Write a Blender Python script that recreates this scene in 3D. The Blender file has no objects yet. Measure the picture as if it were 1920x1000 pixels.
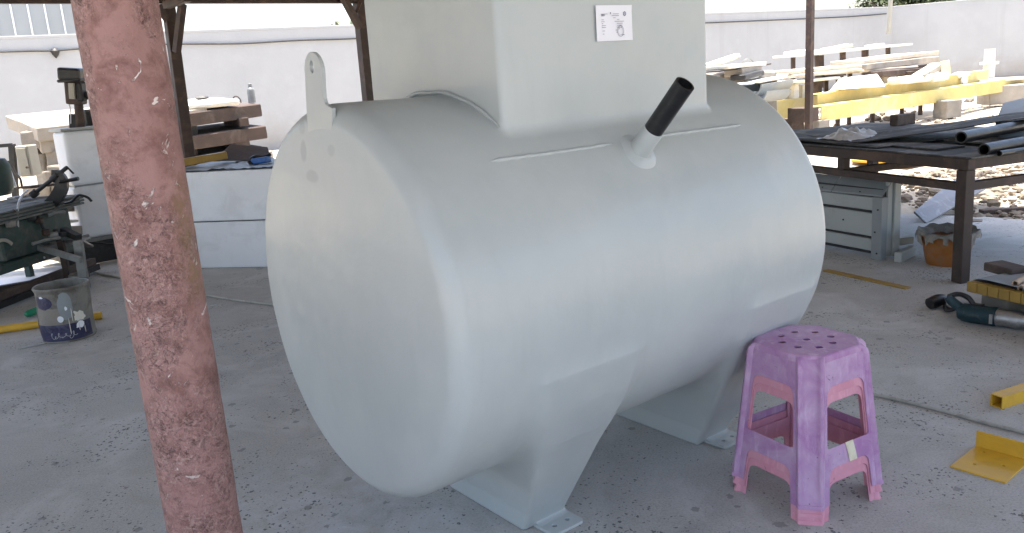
import bpy, bmesh, math, random
import numpy as np
from mathutils import Vector, Matrix, Euler, noise

random.seed(7)
SC = bpy.context.scene
COL = SC.collection
PI = math.pi
R_ = math.radians

# ------------------------------------------------------------------ camera
cd = bpy.data.cameras.new('camera')
cam = bpy.data.objects.new('camera', cd); COL.objects.link(cam)
cd.sensor_fit = 'HORIZONTAL'; cd.sensor_width = 36.0; cd.lens = 29.28
cd.clip_start = 0.05; cd.clip_end = 900
mw = Matrix(((0.99739, 0.0722, 0.0), (-0.01616, 0.22319, -0.97464), (-0.07037, 0.9721, 0.22378))).to_4x4()
mw.translation = (0, 0, 1.45)
cam.matrix_world = mw
SC.camera = cam

# ------------------------------------------------------------------ sky, sun, exposure
SUN_EL, SUN_AZ = 84.5, -35.0          # azimuth from +Y towards +X
world = bpy.data.worlds.new('World'); SC.world = world; world.use_nodes = True
wn = world.node_tree; wn.nodes.clear()
sky = wn.nodes.new('ShaderNodeTexSky'); sky.sky_type = 'NISHITA'; sky.sun_disc = False
sky.sun_elevation = R_(SUN_EL); sky.sun_rotation = R_(SUN_AZ)
sky.air_density = 1.0; sky.dust_density = 4.0; sky.ozone_density = 1.0; sky.altitude = 20
bg = wn.nodes.new('ShaderNodeBackground'); bg.inputs['Strength'].default_value = 0.15
wo = wn.nodes.new('ShaderNodeOutputWorld')
wn.links.new(sky.outputs[0], bg.inputs[0]); wn.links.new(bg.outputs[0], wo.inputs[0])
sd = bpy.data.lights.new('sun', 'SUN'); sd.energy = 3.5; sd.angle = R_(0.6); sd.color = (1.0, 0.93, 0.83)
sun = bpy.data.objects.new('sun', sd); COL.objects.link(sun)
ce, se = math.cos(R_(SUN_EL)), math.sin(R_(SUN_EL))
sdir = Vector((math.sin(R_(SUN_AZ)) * ce, math.cos(R_(SUN_AZ)) * ce, se))
sun.rotation_euler = (-sdir).to_track_quat('-Z', 'Y').to_euler(); sun.location = sdir * 40
SC.view_settings.view_transform = 'Standard'
try: SC.view_settings.look = 'None'
except Exception: pass
SC.view_settings.gamma = 1.0; SC.view_settings.use_curve_mapping = False
SC.view_settings.exposure = 2.08
SC.cycles.use_denoising = True
try: SC.cycles.denoiser = 'OPENIMAGEDENOISE'
except Exception: pass
SC.cycles.max_bounces = 8; SC.cycles.diffuse_bounces = 5; SC.cycles.glossy_bounces = 4
SC.cycles.sample_clamp_indirect = 8.0
SC.cycles.use_light_tree = True

# ------------------------------------------------------------------ node material helpers
class NT:
    def __init__(s, m):
        m.use_nodes = True; s.t = m.node_tree; s.t.nodes.clear()
    def n(s, typ, **kw):
        nd = s.t.nodes.new(typ)
        for k, v in kw.items():
            if k.startswith('i_'):
                key = k[2:]
                key = int(key) if key.isdigit() else key.replace('_', ' ')
                s.set(nd.inputs[key], v)
            else: setattr(nd, k, v)
        return nd
    def set(s, inp, v):
        if hasattr(v, 'links') or hasattr(v, 'is_output'): s.t.links.new(v, inp)
        else:
            if isinstance(v, (tuple, list)) and len(v) == 3 and inp.type == 'RGBA': v = (*v, 1)
            inp.default_value = v
    def mix(s, f, a, b, mode='MIX'):
        nd = s.t.nodes.new('ShaderNodeMix'); nd.data_type = 'RGBA'; nd.blend_type = mode
        s.set(nd.inputs[0], f); s.set(nd.inputs[6], a); s.set(nd.inputs[7], b)
        return nd.outputs[2]
    def math(s, op, a, b=0.0, clamp=False):
        nd = s.t.nodes.new('ShaderNodeMath'); nd.operation = op; nd.use_clamp = clamp
        s.set(nd.inputs[0], a); s.set(nd.inputs[1], b); return nd.outputs[0]
    def ramp(s, f, lo, hi, o0=0.0, o1=1.0):
        nd = s.t.nodes.new('ShaderNodeMapRange'); nd.clamp = True
        s.set(nd.inputs[0], f); nd.inputs[1].default_value = lo; nd.inputs[2].default_value = hi
        nd.inputs[3].default_value = o0; nd.inputs[4].default_value = o1; return nd.outputs[0]
    def noise(s, vec, scale, detail=4, rough=.55, dist=0.0, out=0):
        nd = s.n('ShaderNodeTexNoise'); s.t.links.new(vec, nd.inputs['Vector'])
        nd.inputs['Scale'].default_value = scale; nd.inputs['Detail'].default_value = detail
        nd.inputs['Roughness'].default_value = rough; nd.inputs['Distortion'].default_value = dist
        return nd.outputs[out]
    def voro(s, vec, scale, feature='F1', out=0, rnd=1.0):
        nd = s.n('ShaderNodeTexVoronoi', feature=feature); s.t.links.new(vec, nd.inputs['Vector'])
        nd.inputs['Scale'].default_value = scale; nd.inputs['Randomness'].default_value = rnd
        return nd.outputs[out]
    def coords(s, rand=True, scl=None):
        tc = s.n('ShaderNodeTexCoord').outputs['Object']
        if rand:
            oi = s.n('ShaderNodeObjectInfo').outputs['Random']
            nd = s.n('ShaderNodeVectorMath', operation='ADD'); s.t.links.new(tc, nd.inputs[0])
            s.t.links.new(s.math('MULTIPLY', oi, 31.0), nd.inputs[1]); tc = nd.outputs[0]
        if scl:
            nd = s.n('ShaderNodeVectorMath', operation='MULTIPLY'); s.t.links.new(tc, nd.inputs[0]); nd.inputs[1].default_value = scl; tc = nd.outputs[0]
        return tc
    def out(s, col, rough=.6, metal=0.0, bump=None, bstr=.3, bdist=.01, coat=0.0, spec=.5, **kw):
        p = s.n('ShaderNodeBsdfPrincipled')
        s.set(p.inputs['Base Color'], col); s.set(p.inputs['Roughness'], rough); s.set(p.inputs['Metallic'], metal)
        p.inputs['Specular IOR Level'].default_value = spec
        if coat: p.inputs['Coat Weight'].default_value = coat; p.inputs['Coat Roughness'].default_value = .15
        for k, v in kw.items(): s.set(p.inputs[k.replace('_', ' ')], v)
        if bump is not None:
            b = s.n('ShaderNodeBump'); b.inputs['Strength'].default_value = bstr; b.inputs['Distance'].default_value = bdist
            s.t.links.new(bump, b.inputs['Height']); s.t.links.new(b.outputs[0], p.inputs['Normal'])
        o = s.n('ShaderNodeOutputMaterial'); s.t.links.new(p.outputs[0], o.inputs[0]); return p

MATS = {}
def mat(name, col, rough=.6, metal=0.0, var=.18, vs=6.0, dirt=None, dirt_amt=.5, ds=3.0, bump=.15, bs=60.0, bd=.004, coat=0.0, stretch=None, hue=None, spec=.4):
    """general worn surface: base colour, broad tone variation, patches of dirt or rust, fine relief"""
    if name in MATS: return MATS[name]
    m = bpy.data.materials.new(name); t = NT(m); v = t.coords(True, stretch)
    n1 = t.noise(v, vs, 5, .6)
    k = t.ramp(n1, .3, .7, 1 - var, 1 + var)
    c = t.n('ShaderNodeVectorMath', operation='SCALE'); c.inputs[0].default_value = col[:3]; t.t.links.new(k, c.inputs['Scale'])
    c = c.outputs[0]
    if hue: c = t.mix(t.ramp(t.noise(v, vs * .6, 3), .45, .65), c, hue)
    if dirt:
        f = t.ramp(t.noise(v, ds, 8, .68, .6), .5, .66, 0, dirt_amt); c = t.mix(f, c, dirt)
    n2 = t.noise(v, bs, 4, .6)
    rr = t.ramp(n1, .3, .7, max(.29, rough - .1), max(.34, min(1, rough + .1)))
    t.out(c, rr, metal, n2, bump, bd, coat, spec)
    MATS[name] = m; return m

# ------------------------------------------------------------------ mesh helpers
def frame(d, up=(0, 0, 1)):
    d = Vector(d).normalized(); up = Vector(up)
    if abs(d.dot(up)) > .98: up = Vector((0, 1, 0)) if abs(d.y) < .9 else Vector((1, 0, 0))
    x = d.cross(up).normalized(); z = x.cross(d).normalized(); return x, d, z

class MB:
    def __init__(s): s.v = []; s.f = []
    def add(s, vs, fs):
        b = len(s.v); s.v += [tuple(v) for v in vs]; s.f += [tuple(b + i for i in f) for f in fs]; return s
    def box(s, c, size, rz=0.0, rot=None):
        m = rot if rot is not None else Matrix.Rotation(rz, 3, 'Z'); c = Vector(c); h = Vector(size) / 2
        vs = [c + m @ Vector((sx * h.x, sy * h.y, sz * h.z)) for sz in (-1, 1) for sy in (-1, 1) for sx in (-1, 1)]
        return s.add(vs, [(0, 2, 3, 1), (4, 5, 7, 6), (0, 1, 5, 4), (2, 6, 7, 3), (0, 4, 6, 2), (1, 3, 7, 5)])
    def bar(s, p0, p1, w, h, up=(0, 0, 1), off=(0, 0)):
        p0, p1 = Vector(p0), Vector(p1); x, d, z = frame(p1 - p0, up); vs = []
        for p in (p0, p1):
            for a, b in ((-1, -1), (1, -1), (1, 1), (-1, 1)):
                vs.append(p + x * (a * w / 2 + off[0]) + z * (b * h / 2 + off[1]))
        return s.add(vs, [(0, 1, 2, 3), (7, 6, 5, 4), (0, 4, 5, 1), (1, 5, 6, 2), (2, 6, 7, 3), (3, 7, 4, 0)])
    def slab(s, c4, t):
        """polygon c4 (world points) thickened by the vector t"""
        n = len(c4); t = Vector(t); a = [Vector(p) for p in c4]; b = [p + t for p in a]
        return s.add(a + b, [tuple(range(n))[::-1], tuple(range(n, 2 * n))] + [(i, (i + 1) % n, n + (i + 1) % n, n + i) for i in range(n)])
    def tube(s, pts, r, n=10, cap=True, sq=1.0):
        pts = [Vector(p) for p in pts]; rs = r if isinstance(r, (list, tuple)) else [r] * len(pts)
        vs = []; fs = []; px = None
        for i, p in enumerate(pts):
            d = (pts[min(i + 1, len(pts) - 1)] - pts[max(i - 1, 0)])
            if d.length < 1e-9: d = Vector((0, 0, 1))
            d.normalize()
            if px is None: x, _, z = frame(d)
            else:
                x = (px - d * px.dot(d))
                x = x.normalized() if x.length > 1e-6 else frame(d)[0]
                z = x.cross(d).normalized()
            px = x
            for k in range(n):
                a = 2 * PI * k / n; vs.append(p + x * math.cos(a) * rs[i] + z * math.sin(a) * rs[i] * sq)
        for i in range(len(pts) - 1):
            for k in range(n):
                fs.append((i * n + k, i * n + (k + 1) % n, (i + 1) * n + (k + 1) % n, (i + 1) * n + k))
        if cap: fs += [tuple(range(n))[::-1], tuple(range((len(pts) - 1) * n, len(pts) * n))]
        return s.add(vs, fs)
    def pipe(s, p0, p1, ro, ri, n=20):
        """hollow pipe"""
        p0, p1 = Vector(p0), Vector(p1); x, d, z = frame(p1 - p0); vs = []
        for p, r in ((p0, ro), (p1, ro), (p1, ri), (p0, ri)):
            vs += [p + x * math.cos(2 * PI * k / n) * r + z * math.sin(2 * PI * k / n) * r for k in range(n)]
        return s.add(vs, [(i * n + k, i * n + (k + 1) % n, ((i + 1) % 4) * n + (k + 1) % n, ((i + 1) % 4) * n + k) for i in range(4) for k in range(n)])
    def lathe(s, prof, o=(0, 0, 0), n=28, rot=None, wob=0.0, cap=True):
        o = Vector(o); m = rot or Matrix.Identity(3); vs = []; fs = []
        for r, z in prof:
            for k in range(n):
                a = 2 * PI * k / n; rr = r * (1 + wob * noise.noise(Vector((math.cos(a) * 1.3, math.sin(a) * 1.3, z * 6 + o.x))))
                vs.append(o + m @ Vector((rr * math.cos(a), rr * math.sin(a), z)))
        L = len(prof)
        for i in range(L - 1):
            for k in range(n): fs.append((i * n + k, i * n + (k + 1) % n, (i + 1) * n + (k + 1) % n, (i + 1) * n + k))
        if cap: fs += [tuple(range(n))[::-1], tuple(range((L - 1) * n, L * n))]
        return s.add(vs, fs)
    def stone(s, c, r, seed=0, sq=(1, 1, .7), sub=2, amp=.35):
        bm = bmesh.new(); bmesh.ops.create_icosphere(bm, subdivisions=sub, radius=1.0); c = Vector(c); sv = Vector((seed * 3.1, seed * 1.7, seed))
        vs = []
        for v in bm.verts:
            k = 1 + amp * noise.noise(v.co * 1.3 + sv) + amp * .4 * noise.noise(v.co * 3.1 + sv)
            vs.append(c + Vector((v.co.x * sq[0], v.co.y * sq[1], v.co.z * sq[2])) * r * k)
        fs = [tuple(v.index for v in f.verts) for f in bm.faces]; bm.free(); return s.add(vs, fs)
    def jitter(s, a, freq=3.0, seed=0.0):
        sv = Vector((seed, seed * .7, seed * 1.3))
        s.v = [tuple(Vector(v) + noise.noise_vector(Vector(v) * freq + sv) * a) for v in s.v]; return s
    def build(s, name, m, parent=None, bevel=0.0, smooth=False, local=False, angle=35, seg=1, cuts=0, jit=0.0, label=None, cat=None, group=None, kind=None, origin=None):
        me = bpy.data.meshes.new(name)
        vs = [Vector(v) for v in s.v]
        if cuts or bevel:
            bm = bmesh.new(); bv = [bm.verts.new(v) for v in vs]
            for f in s.f:
                try: bm.faces.new([bv[i] for i in f])
                except ValueError: pass
            bmesh.ops.recalc_face_normals(bm, faces=bm.faces[:])
            if bevel:
                ed = [e for e in bm.edges if len(e.link_faces) == 2 and e.calc_face_angle(0) > R_(30)]
                bmesh.ops.bevel(bm, geom=ed, offset=bevel, segments=seg, affect='EDGES', profile=.6, clamp_overlap=True)
            if cuts: bmesh.ops.subdivide_edges(bm, edges=bm.edges[:], cuts=cuts, use_grid_fill=True)
            if jit:
                for v in bm.verts: v.co += noise.noise_vector(v.co * 7.0) * jit + noise.noise_vector(v.co * 23.0) * jit * .4
            bm.normal_update(); bm.to_mesh(me); bm.free()
        else:
            me.from_pydata(vs, [], s.f)
            bm = bmesh.new(); bm.from_mesh(me); bmesh.ops.recalc_face_normals(bm, faces=bm.faces[:]); bm.to_mesh(me); bm.free()
        o = bpy.data.objects.new(name, me); COL.objects.link(o)
        if parent is None:
            if origin is None:
                n = len(me.vertices); co = np.empty(n * 3, 'f'); me.vertices.foreach_get('co', co); co = co.reshape(-1, 3)
                origin = Vector(((co[:, 0].min() + co[:, 0].max()) / 2, (co[:, 1].min() + co[:, 1].max()) / 2, co[:, 2].min()))
            me.transform(Matrix.Translation(-Vector(origin))); o.location = origin
        else:
            o.parent = parent
            if not local:
                p = Vector((0, 0, 0)); q = parent
                while q is not None: p += q.location; q = q.parent
                me.transform(Matrix.Translation(-p))
        if m is not None: me.materials.append(m)
        if smooth:
            me.polygons.foreach_set('use_smooth', [True] * len(me.polygons))
            me.set_sharp_from_angle(angle=R_(angle))
        tag(o, label, cat, group, kind); me.update()
        return o

def tag(o, label=None, cat=None, group=None, kind=None):
    if label: o['label'] = label
    if cat: o['category'] = cat
    if group: o['group'] = group
    if kind: o['kind'] = kind
    return o
def thing(name, label, cat, loc=(0, 0, 0), rz=0.0, group=None):
    o = bpy.data.objects.new(name, None); COL.objects.link(o); o.location = loc; o.rotation_euler = (0, 0, rz)
    o.empty_display_size = .1; return tag(o, label, cat, group)
def plate2d(outer, holes, thick, z0=0.0):
    """MB of a flat plate with holes: outline in XY, thickness along +Z"""
    cu = bpy.data.curves.new('tmp', 'CURVE'); cu.dimensions = '2D'; cu.fill_mode = 'BOTH'
    cu.extrude = thick / 2
    for lp in [outer] + holes:
        sp = cu.splines.new('POLY'); sp.points.add(len(lp) - 1); sp.use_cyclic_u = True
        for p, q in zip(sp.points, lp): p.co = (q[0], q[1], 0, 1)
    ob = bpy.data.objects.new('tmp', cu); COL.objects.link(ob)
    dg = bpy.context.evaluated_depsgraph_get(); dg.update()
    me = bpy.data.meshes.new_from_object(ob.evaluated_get(dg))
    bm = bmesh.new(); bm.from_mesh(me); bmesh.ops.remove_doubles(bm, verts=bm.verts[:], dist=1e-6)
    mb = MB(); bm.verts.index_update()
    mb.add([(v.co.x, v.co.y, v.co.z + z0 + thick / 2) for v in bm.verts], [tuple(v.index for v in f.verts) for f in bm.faces])
    bm.free(); bpy.data.meshes.remove(me); bpy.data.objects.remove(ob); bpy.data.curves.remove(cu)
    return mb
def circle(cx, cy, r, n=16, ry=None): return [(cx + r * math.cos(2 * PI * k / n), cy + (ry or r) * math.sin(2 * PI * k / n)) for k in range(n)]
def lerp(a, b, t): return Vector(a).lerp(Vector(b), t)
def sag(a, b, n, drop): return [lerp(a, b, i / n) - Vector((0, 0, drop * 4 * (i / n) * (1 - i / n))) for i in range(n + 1)]
def smooth_path(pts, n=8):
    """Catmull-Rom through points"""
    P = [Vector(p) for p in pts]; P = [P[0] * 2 - P[1]] + P + [P[-1] * 2 - P[-2]]; out = []
    for i in range(1, len(P) - 2):
        for k in range(n):
            t = k / n; a, b, c, d = P[i - 1], P[i], P[i + 1], P[i + 2]
            out.append(.5 * ((2 * b) + (c - a) * t + (2 * a - 5 * b + 4 * c - d) * t * t + (3 * b - a - 3 * c + d) * t ** 3))
    return out + [P[-2]]

# ------------------------------------------------------------------ special materials
def floor_material():
    m = bpy.data.materials.new('worn_concrete'); t = NT(m); v = t.coords(False)
    big = t.noise(v, .9, 5, .6, .5); mid = t.noise(v, 5.5, 6, .65); fine = t.noise(v, 130, 5, .75)
    c = t.mix(t.ramp(big, .3, .7), (.335, .322, .298), (.48, .465, .435))
    c = t.mix(t.ramp(mid, .35, .75, 0, .55), c, (.55, .535, .505))
    c = t.mix(t.ramp(fine, .44, .66, 0, .55), c, (.19, .186, .178))
    # pale dust and paint overspray
    ov = t.ramp(t.noise(v, 1.7, 6, .7, .8), .48, .70, 0, .6); c = t.mix(ov, c, (.60, .595, .58))
    # pale overspray that settled beside the tank's near end
    dl = t.n('ShaderNodeVectorMath', operation='DISTANCE'); t.t.links.new(v, dl.inputs[0]); dl.inputs[1].default_value = (-.72, 2.62, 0)
    os_ = t.math('MULTIPLY', t.ramp(t.math('ADD', dl.outputs['Value'], t.math('MULTIPLY', mid, .5)), .3, .95, .65, 0), t.ramp(t.noise(v, 7, 6, .7, 1.0), .35, .65)); c = t.mix(os_, c, (.60, .62, .66))
    # warm stains
    st = t.ramp(t.noise(v, 1.3, 5, .6, 1.5), .6, .75, 0, .35); c = t.mix(st, c, (.27, .235, .16))
    # scuffs drawn out along one direction
    v2 = t.n('ShaderNodeMapping'); t.t.links.new(v, v2.inputs[0]); v2.inputs['Rotation'].default_value = (0, 0, .5); v2.inputs['Scale'].default_value = (2.2, 26, 1)
    sc = t.ramp(t.noise(v2.outputs[0], 1.6, 5, .7), .62, .74, 0, .4); c = t.mix(sc, c, (.42, .42, .41))
    # small pits and flakes
    dv = t.n('ShaderNodeVectorMath', operation='ADD'); t.t.links.new(v, dv.inputs[0])
    nz = t.n('ShaderNodeVectorMath', operation='SCALE'); t.t.links.new(t.noise(v, 60, 3, .6, 0, 1), nz.inputs[0]); nz.inputs['Scale'].default_value = .03
    t.t.links.new(nz.outputs[0], dv.inputs[1])
    cell = t.voro(dv.outputs[0], 62); rnd = t.voro(dv.outputs[0], 62, out=1)
    sz = t.n('ShaderNodeSeparateColor'); t.t.links.new(rnd, sz.inputs[0])
    mask = t.ramp(t.noise(v, 2.4, 4, .6), .36, .62, .02, .46)
    pit = t.math('LESS_THAN', cell, t.math('MULTIPLY', mask, sz.outputs[0]))
    c = t.mix(t.math('MULTIPLY', pit, .85), c, (.085, .083, .08))
    c2 = t.voro(dv.outputs[0], 15); r2 = t.voro(dv.outputs[0], 15, out=1)
    s2 = t.n('ShaderNodeSeparateColor'); t.t.links.new(r2, s2.inputs[0])
    pit2 = t.math('LESS_THAN', c2, t.math('MULTIPLY', t.ramp(s2.outputs[1], .82, 1, 0, .30), 1.0))
    c = t.mix(t.math('MULTIPLY', pit2, .55), c, (.14, .14, .135))
    spk = t.math('LESS_THAN', t.voro(v, 21), t.math('MULTIPLY', t.ramp(t.voro(v, 21, out=1), .55, 1, 0, .1), 1.0))
    c = t.mix(t.math('MULTIPLY', spk, .6), c, (.55, .55, .53))
    h = t.math('SUBTRACT', t.math('ADD', t.math('MULTIPLY', fine, .35), mid), t.math('ADD', pit, t.math('MULTIPLY', pit2, .8)))
    t.out(c, t.ramp(mid, .3, .7, .62, .85), 0, h, .45, .006, spec=.35)
    return m
def sand_material():
    m = bpy.data.materials.new('pale_sand'); t = NT(m); v = t.coords(False)
    a = t.noise(v, .35, 6, .65); b = t.noise(v, 4, 6, .7); c3 = t.noise(v, 45, 4, .7)
    c = t.mix(t.ramp(a, .3, .7), (.34, .29, .22), (.50, .45, .37))
    c = t.mix(t.ramp(b, .55, .75, 0, .6), c, (.22, .185, .14)); c = t.mix(t.ramp(c3, .45, .8, 0, .4), c, (.56, .53, .47))
    h = t.math('ADD', b, t.math('MULTIPLY', c3, .4)); t.out(c, .9, 0, h, .8, .03, spec=.2); return m
def tank_material():
    m = bpy.data.materials.new('grey_gelcoat'); t = NT(m); v = t.coords(False)
    a = t.noise(v, 2.2, 4, .55); b = t.noise(v, 9, 5, .6); f = t.noise(v, 140, 3, .6); w = t.noise(v, 16, 3, .5)
    c = t.mix(t.ramp(a, .3, .7), (.405, .436, .432), (.46, .485, .474))
    c = t.mix(t.ramp(b, .45, .75, 0, .25), c, (.485, .508, .50))
    dust = t.ramp(t.noise(v, 1.4, 6, .7, 1.0), .5, .75, 0, .3); c = t.mix(dust, c, (.50, .485, .43))
    # drips and rubbed streaks running down the shell
    vs = t.n('ShaderNodeVectorMath', operation='MULTIPLY'); t.t.links.new(v, vs.inputs[0]); vs.inputs[1].default_value = (1, 1, .10)
    dr = t.ramp(t.noise(vs.outputs[0], 17, 5, .65), .56, .72, 0, .16); c = t.mix(dr, c, (.36, .38, .37))
    # small sanded patches on the end wall
    sx = t.n('ShaderNodeSeparateXYZ'); t.t.links.new(v, sx.inputs[0]); wob = t.noise(v, 30, 3, .6)
    for y0, z0, ry, rz, am in ((.115, 1.346, .022, .018, .35), (.110, 1.281, .020, .030, .5), (-.066, 1.288, .022, .016, .3), (.060, 1.212, .042, .018, .45)):
        dy = t.math('DIVIDE', t.math('SUBTRACT', sx.outputs[1], y0), ry); dz = t.math('DIVIDE', t.math('SUBTRACT', sx.outputs[2], z0), rz)
        dd = t.math('ADD', t.math('ADD', t.math('MULTIPLY', dy, dy), t.math('MULTIPLY', dz, dz)), t.math('MULTIPLY', wob, .8))
        f_ = t.math('MULTIPLY', t.ramp(dd, 1.0, 1.7, am, 0), t.math('LESS_THAN', sx.outputs[0], .02)); c = t.mix(f_, c, (.27, .285, .29))
    h = t.math('ADD', t.math('MULTIPLY', t.noise(v, 4.2, 2, .45), 5.0), t.math('ADD', t.math('MULTIPLY', w, .7), t.math('ADD', t.math('MULTIPLY', f, .06), t.math('MULTIPLY', b, .6))))
    t.out(c, t.ramp(b, .3, .7, .31, .44), 0, h, .34, .006, spec=.5); return m
def column_material():
    m = bpy.data.materials.new('red_primer'); t = NT(m); v = t.coords(False)
    big = t.noise(v, 3.6, 6, .65, .2); mid = t.noise(v, 15, 7, .72, .25); fine = t.noise(v, 110, 5, .7)
    c = t.mix(t.ramp(big, .32, .68), (.26, .130, .115), (.36, .205, .185))
    c = t.mix(t.ramp(mid, .46, .62, 0, .8), c, (.165, .075, .063))
    # worm-like flaking: contour lines of warped noise
    wv = t.noise(v, 34, 5, .62, 1.4)
    wl = t.math('ABSOLUTE', t.math('SUBTRACT', wv, .5)); sz0 = t.n('ShaderNodeSeparateXYZ'); t.t.links.new(v, sz0.inputs[0]); msk = t.ramp(t.math('ADD', t.noise(v, 5.0, 5, .65, .6), t.ramp(sz0.outputs[2], .5, 1.6, .05, -.02)), .46, .60)
    line = t.math('MULTIPLY', t.ramp(wl, .012, .032, 1, 0), t.math('MULTIPLY', msk, t.ramp(t.noise(v, 48, 3, .6), .42, .58))); c = t.mix(t.math('MULTIPLY', line, .9), c, (.10, .045, .04))
    wv2 = t.noise(v, 95, 3, .6, 1.2); l2 = t.math('MULTIPLY', t.ramp(t.math('ABSOLUTE', t.math('SUBTRACT', wv2, .5)), .02, .06, 1, 0), msk)
    c = t.mix(t.math('MULTIPLY', l2, .5), c, (.50, .33, .30))
    lt = t.math('MULTIPLY', t.ramp(t.noise(v, 60, 4, .7, 1.0), .56, .62), msk); c = t.mix(t.math('MULTIPLY', lt, .7), c, (.5, .33, .29))
    # pale scraped chips
    ch = t.math('MULTIPLY', t.ramp(t.noise(v, 13, 6, .66, 1.8), .635, .655), t.ramp(t.noise(v, 3.1, 3, .5), .46, .54)); c = t.mix(ch, c, (.74, .64, .60))
    vs = t.n('ShaderNodeVectorMath', operation='MULTIPLY'); t.t.links.new(v, vs.inputs[0]); vs.inputs[1].default_value = (1, 1, .25)
    gy = t.ramp(t.noise(vs.outputs[0], 9, 4, .6), .6, .72, 0, .4); c = t.mix(gy, c, (.25, .2, .185))
    # ochre smear down one side
    sx = t.n('ShaderNodeSeparateXYZ'); t.t.links.new(v, sx.inputs[0])
    side = t.math('MULTIPLY', t.ramp(sx.outputs[0], .058, .08), t.math('MULTIPLY', t.ramp(sx.outputs[2], .98, 1.06), t.ramp(sx.outputs[2], 1.24, 1.32, 1, 0)))
    c = t.mix(t.math('MULTIPLY', side, t.ramp(mid, .4, .65, .0, .5)), c, (.29, .20, .09))
    h = t.math('ADD', t.math('ADD', t.math('MULTIPLY', line, -1.0), t.math('MULTIPLY', l2, .5)), t.math('ADD', t.math('MULTIPLY', fine, .3), t.math('ADD', ch, mid)))
    t.out(c, t.ramp(mid, .3, .7, .5, .75), 0, h, .8, .004, spec=.4); return m
def plastic_material(name, a, b, dark):
    m = bpy.data.materials.new(name); t = NT(m); v = t.coords(True)
    n1 = t.noise(v, 9, 6, .65, .6); n2 = t.noise(v, 40, 4, .6)
    c = t.mix(t.ramp(n1, .35, .68), a, b)
    v2 = t.n('ShaderNodeVectorMath', operation='MULTIPLY'); t.t.links.new(v, v2.inputs[0]); v2.inputs[1].default_value = (1, 1, .22)
    c = t.mix(t.ramp(t.noise(v2.outputs[0], 30, 6, .7), .52, .70, 0, .5), c, tuple(min(1, x * 1.25 + .05) for x in b))
    pit = t.math('LESS_THAN', t.voro(v, 60), t.math('MULTIPLY', t.ramp(t.voro(v, 60, out=1), .72, 1, 0, .2), 1.0)); c = t.mix(t.math('MULTIPLY', pit, .7), c, dark)
    sp = t.ramp(t.noise(v, 17, 7, .7, 1.2), .66, .7, 0, .75); c = t.mix(sp, c, dark)
    t.out(c, t.ramp(n1, .3, .7, .42, .62), 0, t.math('ADD', n2, n1), .15, .003, spec=.4, Subsurface_Weight=.05)
    return m

def wall_material():
    m = bpy.data.materials.new('white_plaster'); t = NT(m); v = t.coords(False)
    a = t.noise(v, .35, 5, .6); b = t.noise(v, 2.2, 6, .65); f = t.noise(v, 18, 4, .6)
    c = t.mix(t.ramp(a, .3, .7), (.32, .324, .326), (.375, .378, .378)); c = t.mix(t.ramp(b, .5, .75, 0, .35), c, (.405, .407, .405))
    vs = t.n('ShaderNodeVectorMath', operation='MULTIPLY'); t.t.links.new(v, vs.inputs[0]); vs.inputs[1].default_value = (1, 1, .06)
    c = t.mix(t.ramp(t.noise(vs.outputs[0], 2.6, 5, .65), .55, .75, 0, .35), c, (.265, .262, .25))
    sx = t.n('ShaderNodeSeparateXYZ'); t.t.links.new(v, sx.inputs[0])
    low = t.math('MULTIPLY', t.ramp(t.math('ADD', sx.outputs[2], t.math('MULTIPLY', b, 1.2)), .6, 1.5, .6, 0), 1.0); c = t.mix(low, c, (.27, .24, .20))
    t.out(c, .88, 0, t.math('ADD', b, t.math('MULTIPLY', f, .3)), .3, .02, spec=.25); return m
M_floor = floor_material(); M_sand = sand_material(); M_tank = tank_material(); M_col = column_material()
M_purple = plastic_material('faded_purple_plastic', (.385, .18, .365), (.52, .345, .485), (.08, .05, .08))
M_pink = plastic_material('pink_plastic', (.62, .25, .32), (.66, .31, .38), (.25, .10, .12))
M_wall = wall_material()
M_brown = mat('brown_painted_steel', (.040, .023, .018), .55, 0, .3, 9, (.14, .08, .05), .5, 6, .2, 60)
M_rust = mat('dark_rusty_steel', (.045, .030, .024), .65, 0, .35, 10, (.13, .075, .05), .5, 5, .3, 60)
M_dark = mat('black_grime_and_shade', (.02, .02, .021), .55, 0, .3, 12, (.07, .065, .06), .5, 8, .2, 70)  # grimy black parts, and the painted shade under the pallet
M_black = mat('black_plastic', (.012, .012, .013), .35, 0, .2, 14, (.05, .05, .05), .25, 12, .08, 80)
M_hdpe = mat('black_pipe_plastic', (.010, .011, .012), .4, 0, .2, 10, (.06, .06, .06), .3, 20, .1, 90)
M_white = mat('white_fibreglass', (.78, .80, .825), .45, 0, .05, 2, (.5, .5, .5), .3, 4, .12, 30)
M_slab = mat('raw_concrete', (.32, .285, .235), .88, 0, .18, 3, (.24, .20, .16), .6, 2.2, .5, 40, .01)
M_slabd = mat('brown_and_shade_board', (.075, .053, .044), .85, 0, .3, 4, (.17, .14, .115), .5, 3, .4, 40, .008)  # brown timber; shade on the right slab stack is put into this colour
M_block = mat('cement_block', (.25, .225, .19), .9, 0, .2, 4, (.2, .165, .13), .5, 4, .6, 50, .01)
M_plank = mat('pale_timber', (.50, .43, .34), .8, 0, .15, 5, (.3, .24, .17), .5, 2, .3, 30, .006, stretch=(1, 1, 4))
M_cream = mat('cream_frp', (.66, .63, .54), .6, 0, .1, 3, (.45, .4, .3), .4, 3, .2, 30)
M_yellow = mat('yellow_frp', (.56, .44, .15), .55, 0, .14, 2.5, (.60, .52, .30), .7, 1.2, .1, 30)
M_yel2 = mat('yellow_paint', (.62, .36, .035), .4, 0, .1, 6, (.35, .22, .06), .35, 9, .12, 50)
M_ochre = mat('ochre_frp', (.34, .21, .045), .55, 0, .18, 5, (.16, .10, .04), .5, 4, .2, 40)
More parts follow.
